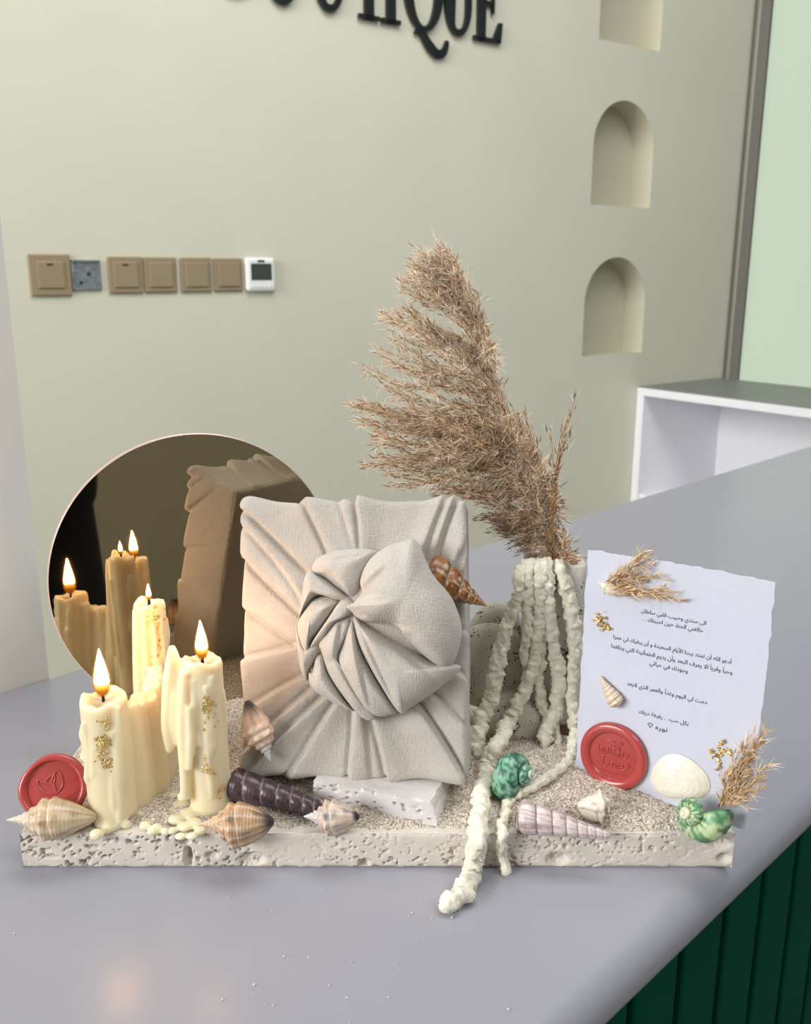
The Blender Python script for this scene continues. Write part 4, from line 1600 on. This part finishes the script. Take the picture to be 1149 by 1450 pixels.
strand('cream fluffy strand, leftmost from the vase, ending beside the gift corner', path([(744, 797, .552), (738, 815, .546), (734, 843, .545), (718, 885, .545), (710, 920, .543), (703, 958, .541), (694, 991, .54), (681, 1024, .535), (674, 1055, .527), (674, 1085, .522)]), .0038, .0058, 1)
m_pts = path([(760, 795, .552), (763, 812, .546), (765, 858, .545), (762, 902, .545), (756, 947, .544), (740, 984, .542), (723, 1017, .537), (712, 1041, .524), (699, 1060, .510)])
m_pts += [at_z(689, 1090, ZS + .011), at_z(683, 1129, ZS + .009), at_z(679, 1167, ZS + .0075), at_z(676, 1190, ZS + .0055), at_y(673, 1212, .446), at_y(669, 1240, .4425), at_z(652, 1266, .0055), at_z(625, 1285, .005)]
strand('longest cream fluffy strand, running over the slab edge onto the counter', m_pts, .0040, .0056, 2)
strand('cream fluffy strand down the middle of the vase, ending on the sand', path([(774, 795, .552), (776, 812, .546), (778, 880, .545), (782, 907, .545), (789, 938, .545), (791, 975, .545), (787, 1008, .543), (776, 1035, .538), (771, 1060, .531)]), .0036, .0050, 3)
r_pts = path([(790, 795, .554), (795, 812, .548), (802, 835, .547), (808, 863, .547), (812, 902, .547), (811, 942, .546), (808, 975, .544), (811, 1004, .541), (812, 1035, .536)])
r_pts += [at_z(809, 1072, ZS + .013), at_z(785, 1094, ZS + .013), at_z(755, 1113, ZS + .012), at_z(727, 1129, ZS + .0085), at_z(714, 1156, ZS + .005), at_z(710, 1186, ZS + .004), at_y(712, 1208, .448), at_y(717, 1228, .447), at_y(720, 1250, .446)]
strand('thin cream strand, rightmost, looping by the teal shell and over the slab edge', r_pts, .0040, .0026, 4)
strand('short cream fluffy strand hanging against the vase column, left of its middle', path([(752, 796, .551), (750, 814, .5455), (748, 869, .5448), (745, 913, .5445), (744, 945, .5445)]), .0044, .0030, 5)
strand('thin cream strand behind the others, ending by the brown vase foot', path([(768, 796, .551), (770, 815, .5465), (768, 900, .5468), (763, 965, .546), (771, 1002, .546), (785, 1028, .543), (789, 1062, .534)]), .0046, .0030, 6)
strand('short cream strand at the right side of the vase behind the card', path([(800, 797, .556), (806, 830, .551), (812, 870, .550), (817, 905, .550), (819, 945, .550)]), .0034, .0036, 7)


# ------------------------------------------------------------------ dry plume grass
def plume(label, branches, stem_pts, cols, dens, seed, hair_k=1.0, spk=1.0, parent=None, mats=None, as_part=None):
    """branches: list of 3-D polylines; spikelets and silky hairs along them"""
    rg = np.random.default_rng(seed)
    if as_part:
        root = bpy.data.objects.new(as_part, None)
        COL.objects.link(root)
        root.parent = parent
        root.empty_display_size = .01
        toW = wm(parent).inverted()
        org = None
    else:
        org = Vector(stem_pts[0])
        root = thing('plume_grass', label, 'dried grass', org, 'dried plume grass in the vase')
    SV, SF, SC, HV, HF, HC = [], [], [], [], [], []
    br = MB()
    for B in branches:
        P = catmull(B, 8)
        sl = np.linalg.norm(np.diff(P, axis=0), axis=1)
        s = np.concatenate([[0], np.cumsum(sl)])
        L = s[-1]
        br.tube([tuple(p) for p in P[::3]] + [tuple(P[-1])], list(np.linspace(.00035, .00012, len(P[::3]) + 1)), 4)
        n = int(L / .0022 * dens)
        for q in range(n):
            t = L * (.18 + .82 * (q + rg.random()) / n)
            i = min(np.searchsorted(s, t), len(P) - 1)
            p = np.array([np.interp(t, s, P[:, k]) for k in range(3)])
            tg = P[i] - P[i - 1]
            tg = tg / np.linalg.norm(tg)
            d = tg + rg.normal(0, .34, 3)
            d /= np.linalg.norm(d)
            ln = rg.uniform(.0038, .0072) * spk
            wd = ln * .085
            a = np.cross(d, rg.normal(0, 1, 3))
            a /= np.linalg.norm(a)
            b = np.cross(a, d)
            off = rg.normal(0, .0011, 3)
            p = p + off
            k = len(SV)
            SV += [p, p + d * ln * .4 + a * wd, p + d * ln * .4 - a * wd * .5 + b * wd * .8, p + d * ln * .4 - a * wd * .5 - b * wd * .8, p + d * ln]
            SF += [(k, k + 1, k + 2), (k, k + 2, k + 3), (k, k + 3, k + 1), (k + 4, k + 2, k + 1), (k + 4, k + 3, k + 2), (k + 4, k + 1, k + 3)]
            c = cols[0] + (cols[1] - cols[0]) * rg.random() ** 1.2
            SC += [c] * 5
            for hh in range(int(rg.integers(1, 4) * hair_k + rg.random())):
                d2 = d + rg.normal(0, .42, 3)
                d2 /= np.linalg.norm(d2)
                l2 = rg.uniform(.004, .0095) * spk
                a2 = np.cross(d2, rg.normal(0, 1, 3))
                a2 = a2 / np.linalg.norm(a2) * .00012
                k = len(HV)
                bend = rg.normal(0, .0008, 3)
                HV += [p - a2, p + a2, p + d2 * l2 * .55 + bend + a2 * .8, p + d2 * l2 * .55 + bend - a2 * .8, p + d2 * l2 + bend * 2.4]
                HF += [(k, k + 1, k + 2, k + 3), (k + 3, k + 2, k + 4)]
                HC += [cols[2] + (cols[3] - cols[2]) * rg.random()] * 5

    def fin(V):
        return [tuple(toW @ Vector(v)) for v in V] if as_part else [tuple(Vector(v) - org) for v in V]
    mk('spikelets', fin(SV), SF, M['spike'], root, smooth=False, cols=np.array(SC), kind='stuff')
    mk('silky_hairs', fin(HV), HF, M['hair'], root, smooth=False, cols=np.array(HC), kind='stuff')
    mk('branches', fin(br.v), br.f, M['grass_stem'], root, kind='stuff')
    if stem_pts is not None and not as_part:
        sm = MB().tube([tuple(Vector(p) - org) for p in catmull([tuple(p) for p in stem_pts], 6)], .0011, 8)
        sm.build('stem', M['grass_stem'], root)
    return root


G = [np.array(C(*c)) for c in ((164, 124, 84), (228, 200, 164), (236, 216, 192), (252, 246, 236))]
GD_ = [np.array(C(*c)) for c in ((130, 92, 58), (206, 170, 128), (222, 198, 170), (248, 238, 222))]
rg = np.random.default_rng(11)
PY = .565
rach = catmull([tuple(at_y(u, v, PY + dy)) for u, v, dy in ((784, 790, 0), (772, 735, 0), (752, 680, .0), (728, 610, .004), (704, 545, .008), (678, 475, .01), (652, 415, .012), (630, 372, .014))], 12)
NR = len(rach)


def mk_branches(tips, f0, f1, spread, n_each, jit):
    out = []
    for (u, v) in tips:
        for k in range(n_each):
            uu, vv = u + rg.normal(0, jit), v + rg.normal(0, jit)
            dy = rg.normal(0, spread)
            tip = np.array(at_y(uu, vv, PY + .008 + dy))
            f = rg.uniform(f0, f1)
            # leave the axis well below the tip
            i = int(f * (NR - 1))
            st_ = rach[i]
            tg = rach[min(i + 3, NR - 1)] - rach[max(i - 3, 0)]
            tg = tg / np.linalg.norm(tg)
            L = np.linalg.norm(tip - st_)
            mid = st_ + tg * L * .38 + (tip - st_) * .16 + rg.normal(0, .0022, 3)
            m2 = st_ + (tip - st_) * .68 + tg * L * .12 + rg.normal(0, .0016, 3)
            out.append([st_, mid, m2, tip])
    return out


upper = []
# tips grouped by how far down the axis their branch starts
upper += mk_branches([(625, 352), (612, 358), (598, 362), (590, 372), (636, 366), (645, 385)], .70, .88, .006, 5, 5)
upper += mk_branches([(655, 400), (664, 425), (674, 445), (688, 470), (694, 495), (700, 520), (704, 548)], .52, .72, .008, 5, 6)
upper += mk_branches([(578, 382), (588, 395), (605, 400), (596, 412), (570, 400), (622, 420), (632, 440)], .60, .74, .010, 4, 5)
upper += mk_branches([(537, 441), (545, 448), (572, 432), (590, 445), (560, 446), (605, 458), (580, 466)], .32, .48, .012, 3, 4)
upper += mk_branches([(556, 478), (566, 490), (590, 500), (535, 500), (548, 515), (600, 520), (575, 520), (610, 490), (640, 500)], .24, .40, .012, 2, 4)
upper += mk_branches([(516, 524), (545, 545), (570, 540), (600, 545), (625, 540), (560, 560), (650, 540), (670, 560)], .14, .32, .013, 2, 4)
plume('tall arching plume of dry grass reaching the top of the bunch', upper, [at_y(786, 810, .562)] + [tuple(p) for p in rach[::8]], G, 1.0, 21, 2.2)

lower = []
lower += mk_branches([(499, 578), (515, 570), (512, 600), (530, 610), (545, 585), (560, 600), (530, 625), (575, 580)], .04, .18, .014, 3, 4)
lower += mk_branches([(518, 660), (540, 650), (550, 672), (570, 640), (585, 660), (600, 680), (560, 690), (590, 620), (610, 640), (620, 600)], .04, .2, .015, 3, 4)
lower += mk_branches([(620, 690), (640, 700), (650, 680), (660, 655), (680, 700), (700, 670), (650, 620), (690, 620), (720, 640)], .03, .16, .014, 5, 8)
lower += mk_branches([(735, 590), (742, 610), (752, 625), (762, 655), (775, 690), (790, 700), (796, 735), (770, 670), (745, 650), (720, 590)], .04, .3, .012, 5, 6)
lower += mk_branches([(690, 730), (710, 745), (730, 720), (750, 735), (770, 740), (790, 760), (740, 765), (805, 775), (700, 715), (718, 735), (728, 752), (745, 778), (760, 755)], .01, .08, .010, 8, 8)
plume('bushy brown plume of dry grass spreading left, low in the bunch', lower, [at_y(780, 810, .564), at_y(779, 775, .564), at_y(765, 735, .566), at_y(740, 690, .57)], GD_, 1.05, 22, 1.9)
sprig = []
sp0 = at_y(790, 780, .560)
for (u, v) in ((816, 560), (806, 585), (798, 595), (780, 607), (812, 600), (802, 625), (790, 650), (796, 690), (788, 700), (800, 720)):
    a = np.array(at_y(782, 745, .56))
    tip = np.array(at_y(u, v, .56 + rg.normal(0, .004)))
    b = np.array(at_y(784, 690, .56))
    ax = np.array(at_y(787, 650, .56))
    sprig.append([a, (a + b) / 2 + rg.normal(0, .001, 3), b * .45 + tip * .25 + ax * .3 if v < 660 else (b + tip) / 2, tip])
plume('single thin upright sprig of dry grass at the right of the bunch', sprig, [at_y(788, 810, .560), at_y(787, 780, .560), at_y(782, 740, .56), at_y(784, 690, .56)], GD_, .55, 23, .8)
tuft = []
for (u, v) in ((815, 780), (822, 795), (808, 772), (800, 765), (812, 800), (818, 788), (770, 792), (755, 775)):
    a = np.array(at_y(786, 796, .556))
    tip = np.array(at_y(u, v, .552 + rg.normal(0, .004)))
    tuft.append([a, (a * 2 + tip) / 3 + np.array((0, 0, .002)), (a + 2 * tip) / 3 + np.array((0, 0, .002)), tip])
plume('short spiky tuft of brown grass sticking out at the vase mouth', tuft, [at_y(784, 812, .558), at_y(786, 796, .556)], GD_, 1.2, 24, .8, 1.1)

# ------------------------------------------------------------------ card
BL = at_z(815, 1092, ZS + .0085)
BR = at_z(1055, 1174, ZS + .0045)
ex_ = Vector((BR.x - BL.x, BR.y - BL.y, 0))
CW = ex_.length
ex_.normalize()
lean_c = math.radians(2.6)
bk_ = Vector((-ex_.y, ex_.x, 0))
ez_ = (Vector((0, 0, 1)) * math.cos(lean_c) + bk_ * math.sin(lean_c)).normalized()
ny_ = ez_.cross(ex_).normalized()
if ny_.dot(bk_) < 0:
    ny_ = -ny_
o0 = Vector((BL.x, BL.y, min(BL.z, BR.z)))
Mcd = Matrix(((ex_.x, ny_.x, ez_.x, o0.x), (ex_.y, ny_.y, ez_.y, o0.y), (ex_.z, ny_.z, ez_.z, o0.z), (0, 0, 0, 1)))
card = thing('greeting_card', 'white deckle-edged letter card with Arabic text and a red seal', 'card', Mcd)
Mci = Mcd.inverted()


def cdp(u, v, h=0.0):
    q = Mci @ at_plane(u, v, o0 - ny_ * h, ny_)
    return Vector((q.x, -h, q.z))


corners = [cdp(815, 1092), cdp(1055, 1176), cdp(1098.5, 825), cdp(833, 779)]
out = []
for i in range(4):
    a, b = corners[i], corners[(i + 1) % 4]
    n = 70
    nn = Vector(((b - a).z, 0, -(b - a).x)).normalized()
    for k in range(n):
        t = k / n
        p = a + (b - a) * t
        w = (float(fbm(t * 26 + i * 9, .3, i, 3)) - .5) * .0022 * min(1, 12 * t, 12 * (1 - t))
        w += (.0012 * math.sin(PI * t) if i in (1, 2) else 0)
        out.append(p + nn * w)
n = len(out)
th = .0007
v = [(p.x, 0, p.z) for p in out] + [(p.x, th, p.z) for p in out]
f = [tuple(range(n)), tuple(range(2 * n - 1, n - 1, -1))] + [(i, n + i, n + (i + 1) % n, (i + 1) % n) for i in range(n)]
mk('paper_sheet', v, f, M['paper'], card, smooth=False)

# joined Arabic letter forms: isolated, final, initial, medial
AR = {}
cp_ = 0xFE81
for ch, k in (('\u0622', 2), ('\u0623', 2), ('\u0624', 2), ('\u0625', 2), ('\u0626', 4), ('\u0627', 2), ('\u0628', 4), ('\u0629', 2), ('\u062a', 4), ('\u062b', 4), ('\u062c', 4), ('\u062d', 4), ('\u062e', 4),
              ('\u062f', 2), ('\u0630', 2), ('\u0631', 2), ('\u0632', 2), ('\u0633', 4), ('\u0634', 4), ('\u0635', 4), ('\u0636', 4), ('\u0637', 4), ('\u0638', 4), ('\u0639', 4), ('\u063a', 4), ('\u0641', 4),
              ('\u0642', 4), ('\u0643', 4), ('\u0644', 4), ('\u0645', 4), ('\u0646', 4), ('\u0647', 4), ('\u0648', 2), ('\u0649', 2), ('\u064a', 4)):
    AR[ch] = (cp_, k)
    cp_ += k
LAM = {'\u0622': 0xFEF5, '\u0623': 0xFEF7, '\u0625': 0xFEF9, '\u0627': 0xFEFB}


def shape_ar(s):
    out, i = [], 0
    prev_join = False
    while i < len(s):
        ch = s[i]
        if ch not in AR:
            out.append(ch)
            prev_join = False
            i += 1
            continue
        if ch == '\u0644' and i + 1 < len(s) and s[i + 1] in LAM:
            out.append(chr(LAM[s[i + 1]] + (1 if prev_join else 0)))
            prev_join = False
            i += 2
            continue
        c0, k = AR[ch]
        nxt = i + 1 < len(s) and s[i + 1] in AR and k == 4
        out.append(chr(c0 + (3 if prev_join and nxt else 2 if nxt else 1 if prev_join else 0)))
        prev_join = nxt
        i += 1
    return ''.join(reversed(out))


LINES = [('الى سندي وحبيب قلبي سلطان', (908, 867), (1000, 885)), ('حالفني الحظ حين احببتك . .', (910, 879), (996, 895)),
         ('أدعو الله أن تمتد بيننا الأيام السعيدة و أن يبقيك لي عمرا', (869, 902), (1036, 942)), ('وحبأ وقربأ الا يعرف البعد وأن يديم الطمأنينة التي يخلقها', (866, 916), (1037, 956)),
         ('وجودك في حياتي', (920, 941), (974, 953)), ('دمت لي اليوم وغدأ والعمر الذي لايعد', (888, 969), (1001, 998)), ('بكل حب . . رفيقة دربك', (905, 1009), (975, 1028)), ('نوره \u2661', (917, 1029), (945, 1037))]
for s, a, b in LINES:
    cu = bpy.data.curves.new('text_line', 'FONT')
    cu.body = shape_ar(s)
    cu.resolution_u = 2
    cu.offset = .010
    cu.size = 1.0
    to = bpy.data.objects.new('text_line_curve', cu)
    COL.objects.link(to)
    bpy.context.view_layer.update()
    tm = to.to_mesh()
    vs = [Vector(q.co) for q in tm.vertices]
    fs = [tuple(p.vertices) for p in tm.polygons]
    to.to_mesh_clear()
    bpy.data.objects.remove(to)
    if not vs:
        continue
    x0, x1 = min(q.x for q in vs), max(q.x for q in vs)
    pa, pb = cdp(*a, .0002), cdp(*b, .0002)
    k = (pb.x - pa.x) / (x1 - x0)
    zz = (pa.z + pb.z) / 2
    kz_ = min(k * 1.05, .0040)
    mk('text_line', [(pa.x + (q.x - x0) * k, -.00022, zz + q.y * kz_) for q in vs], fs, M['ink'], card, smooth=False)

# seal on the card
sc_ = cdp(870, 1069, .0003)
cs = bpy.data.objects.new('wax_seal', None)
COL.objects.link(cs)
cs.parent = card
cs.location = sc_
cs.rotation_euler = (PI / 2, 0, 0)
cs['label'] = 'glossy red wax seal reading with love'
Rc = .0208
m1, m2 = seal_mesh(Rc, .70, .0042, .16, 8)
m1.build('rim', M['seal'], cs)
m2.build('stamped_face', M['seal_face'], cs)
em = MB()
zf = .0042 * .45 + .0002
for pts in ([(-.62, .42), (-.6, .18), (-.5, .12), (-.42, .34), (-.34, .12), (-.24, .2), (-.22, .4)], [(-.12, .36), (-.12, .14), (-.04, .12)], [(-.13, .47), (-.11, .49)], [(.06, .66), (.04, .2), (.12, .12), (.2, .2)],
            [(-.06, .48), (.2, .46)], [(.26, .7), (.25, .12), (.3, .34), (.42, .34), (.42, .14), (.56, .16), (.66, .34)], [(-.3, .68), (-.1, .74), (.1, .62), (.28, .76), (.36, .68), (.26, .62)],
            [(-.36, .0), (-.4, -.4), (-.28, -.44), (-.2, -.34)], [(-.12, -.2), (-.2, -.36), (-.06, -.44), (.02, -.3), (-.08, -.18), (.1, -.22)], [(.12, -.2), (.18, -.42), (.28, -.2)], [(.32, -.32), (.46, -.28), (.42, -.18), (.33, -.28), (.38, -.42), (.56, -.36), (.7, -.2), (.66, -.05), (.56, -.02)],
            [(-.62, -.1), (-.5, -.04), (-.36, 0)]):
    stroke(em, pts, zf, .00038, Rc * .70, (0, -Rc * .05))
for k in range(15):
    em.blob((Rc * (-.38 + .055 * k), Rc * (-.48 - .03 * math.sin(PI * k / 14)), zf), .00034, 6, 4)
em.build('lettering', M['seal'], cs)

# clam shell on the card
cc = cdp(961, 1103, 0)
NA, NRr = 48, 20
V, F, cl = [], [], []
Rcl = .0150
for i in range(NRr + 1):
    r = i / NRr
    for k in range(NA):
        a = 2 * PI * k / NA
        # rounded fan with its hinge at the lower left
        R0 = Rcl * (1 + .10 * math.cos(2 * (a - .4)) + .07 * math.cos(3 * a + .6) - .06 * math.cos(a - 4.4))
        hx, hz = -.0035 * (1 - r), -.004 * (1 - r)
        x, z = hx + R0 * r * math.cos(a) * 1.05, hz + R0 * r * math.sin(a) * .98
        y = -.0004 - .0040 * (1 - r ** 3.0) - .00022 * math.sin(r * 44)
        V.append((cc.x + x, y, cc.z + z))
        g = .5 + .5 * math.sin(r * 26)
        cl.append(np.array(C(238, 232, 218)) * (1 - .25 * g * r) + np.array(C(222, 210, 188)) * .25 * g * r)
for i in range(NRr):
    for k in range(NA):
        F.append((i * NA + k, i * NA + (k + 1) % NA, (i + 1) * NA + (k + 1) % NA, (i + 1) * NA + k))
o = mk('clam_shell', V, F, M['shell'], card, cols=np.array(cl), merge=.000005)
o['label'] = 'white clam shell'
# slim cone shell on the card
pa, pb = cdp(849, 957, .003), cdp(876, 1000, .0042)
V, F, c = spiral_shell((pb - pa).length, .0050, ([0, .15, .75, .9, 1], [.1, .25, .95, .9, .3]), 1.3, .14, turret_col(C(206, 180, 150), C(222, 202, 178), C(230, 214, 196), True, C(180, 150, 122)), ribs=.02, nr=12)
o = mk('cone_shell', V, F, M['shell'], card, cols=c)
o.matrix_basis = axis_matrix(pa, pb, .3)
o['label'] = 'slim beige cone shell'
# shell chip at the foot of the top sprig
pa, pb = cdp(846, 824, .002), cdp(880, 842, .003)
V, F, c = spiral_shell((pb - pa).length, .0038, CONCH, 1.5, .2, conch_col(C(236, 226, 210), C(220, 204, 184), C(230, 220, 206), 0, .4), knobs=.2, nk=5)
o = mk('shell_chip', V, F, M['shell'], card, cols=c)
o.matrix_basis = axis_matrix(pa, pb, .3)


def card_branches(base, tips, h0, h1):
    r = []
    for (u, v) in tips:
        a, t = cdp(*base, h0), cdp(u, v, h1 + random.uniform(-.001, .003))
        m_ = a * .55 + t * .45 + Vector((random.uniform(-.001, .001), -.001, random.uniform(-.001, .002)))
        m3 = a * .25 + t * .75 + Vector((random.uniform(-.001, .001), -.001, random.uniform(0, .0015)))
        r.append([np.array(Mcd @ q) for q in (a, m_, m3, t)])
    return r


CG = [np.array(C(*c)) for c in ((186, 146, 98), (226, 198, 158), (228, 204, 172), (246, 234, 216))]
o = plume('', card_branches((852, 832), [(922, 779), (915, 788), (905, 795), (925, 800), (935, 815), (950, 838), (966, 851), (940, 845), (930, 835), (900, 815), (915, 822), (890, 808), (905, 845)], .0025, .004), None, CG, 1.2, 31, .9, 1.15, card, None, 'dried_grass_tuft')
o = plume('', card_branches((1018, 1142), [(1084, 1034), (1078, 1050), (1070, 1062), (1088, 1085), (1080, 1100), (1065, 1040), (1060, 1075), (1070, 1110), (1060, 1125), (1050, 1060), (1050, 1090), (1074, 1118), (1045, 1120), (1056, 1135), (1040, 1090), (1030, 1130)], .0025, .005), None, CG, 1.2, 32, 1.1, 1.2, card, None, 'dried_grass_sprig')
gm = MB()
for (u, v, nfl, su, sv) in ((850, 876, 26, 4, 4), (852, 884, 16, 5, 3), (861, 890, 14, 4, 2), (1022, 1052, 10, 3, 2), (1028, 1064, 20, 5, 4), (1016, 1070, 12, 4, 4), (1018, 1086, 16, 3, 6), (1008, 1062, 6, 3, 3)):
    for k in range(nfl):
        p = cdp(u + random.gauss(0, su), v + random.gauss(0, sv), random.uniform(.0004, .002))
        s_ = random.uniform(.0006, .0016)
        e1 = Vector((random.gauss(0, 1), random.gauss(0, .6), random.gauss(0, 1))).normalized()
        e2 = Vector((random.gauss(0, 1), random.gauss(0, .6), random.gauss(0, 1)))
        e2 = (e2 - e1 * e2.dot(e1)).normalized()
        gm.add([p + e1 * s_ + e2 * s_ * .4, p + e2 * s_, p - e1 * s_ + e2 * .2 * s_, p - e2 * s_ * .6], [(0, 1, 2, 3)])
gm.build('gold_leaf', M['gold'], card, smooth=False, kind='stuff')

# ------------------------------------------------------------------ the photographer, seen only as a dark shape in the mirror
px, py_ = .10, -.42
per = thing('person', 'person in loose black clothes holding up a phone, reflected in the mirror', 'person', (px, py_, FLOOR_Z))
sk = bpy.data.meshes.new('body')
J = [((0, 0, .92), .13), ((0, 0, 1.10), .12), ((0, 0, 1.30), .14), ((0, 0.01, 1.40), .07), ((0, .02, 1.47), .052), ((0, .04, 1.57), .085), ((0, .03, 1.65), .08),
     ((-.17, 0, 1.36), .055), ((-.25, .08, 1.12), .045), ((-.24, .26, 1.20), .034), ((-.195, .34, 1.245), .028),
     ((.16, 0, 1.36), .055), ((.13, .07, 1.07), .045), ((.06, .24, 1.18), .034), ((-.005, .34, 1.245), .028),
     ((-.10, 0, .84), .085), ((-.10, .01, .48), .06), ((-.10, -.01, .09), .042), ((-.10, .13, .035), .032),
     ((.10, 0, .84), .085), ((.10, .01, .48), .06), ((.10, -.01, .09), .042), ((.10, .13, .035), .032)]
E = [(0, 1), (1, 2), (2, 3), (3, 4), (4, 5), (5, 6), (2, 7), (7, 8), (8, 9), (9, 10), (2, 11), (11, 12), (12, 13), (13, 14), (0, 15), (15, 16), (16, 17), (17, 18), (0, 19), (19, 20), (20, 21), (21, 22)]
hands = []
for sgn, root_i, hx in ((1, 10, -.195), (-1, 14, -.005)):
    for q in range(5):
        J.append(((hx + sgn * (.012 + .002 * q), .345 + .004 * q, 1.285 - .014 * q), .0085))
        J.append(((hx + sgn * .032, .362, 1.30 - .016 * q), .0075))
        E += [(root_i, len(J) - 2), (len(J) - 2, len(J) - 1)]
sk.from_pydata([j[0] for j in J], E, [])
body = bpy.data.objects.new('body', sk)
COL.objects.link(body)
body.parent = per
sk.materials.append(M['skin'])
ms = body.modifiers.new('skin', 'SKIN')
for i, j in enumerate(J):
    sk.skin_vertices[0].data[i].radius = (j[1], j[1])
sk.skin_vertices[0].data[0].use_root = True
body.modifiers.new('sub', 'SUBSURF').levels = 1
ms.use_smooth_shade = True
rb = MB()


def robe(r, z, a):
    k = 1 + .05 * math.sin(a * 9 + z * 3) * (1.45 - z)
    return r * k, z


rb.lathe([(.30, .03), (.29, .3), (.26, .6), (.235, .9), (.225, 1.1), (.235, 1.28), (.20, 1.38), (.10, 1.45), (.07, 1.48)], 64, robe)
rb.v = [(x, y * .62, z) for x, y, z in rb.v]
rb.build('robe', M['black_cloth'], per)
for pts in ([(-.18, 0, 1.36), (-.26, .07, 1.12), (-.24, .25, 1.195), (-.21, .31, 1.23)], [(.14, 0, 1.36), (.13, .06, 1.07), (.06, .22, 1.17), (.0, .31, 1.23)]):
    MB().tube([tuple(c) for c in catmull(pts, 6)], list(np.linspace(.09, .055, 19)), 14).build('sleeve', M['black_cloth'], per)
hd = MB().blob((0, .025, 1.60), (.105, .115, .135), 28, 18)
hd.v = [p for p in hd.v]
keepf = [f for f in hd.f if not (sum(hd.v[i][1] for i in f) / 4 > .095 and 1.53 < sum(hd.v[i][2] for i in f) / 4 < 1.67)]
hd.f = keepf
hd.build('headscarf', M['black_cloth'], per)
fc = MB().blob((0, .045, 1.60), (.078, .088, .112), 24, 18)
fc.blob((0, .133, 1.585), (.013, .018, .024), 10, 8)
fcb = fc.build('face', M['skin'], per)
for x in (-.032, .032):
    MB().blob((x, .122, 1.612), (.014, .008, .008), 10, 8).build('eye', M['black_cloth'], fcb)
MB().blob((0, .128, 1.552), (.024, .006, .007), 10, 8).build('mouth', M['seal_face'], fcb)
ph = thing('phone', 'dark phone held up by the person in black', 'phone', (px + .19 * 0 - .10, py_ + .385, FLOOR_Z + 1.27))
MB().box(-.075, .075, -.004, .004, -.037, .037).build('phone_body', M['phone'], ph, smooth=False, bevel=.003)
MB().box(-.07, .07, -.0046, -.0041, -.033, .033).build('screen', M['lcd'], ph, smooth=False)
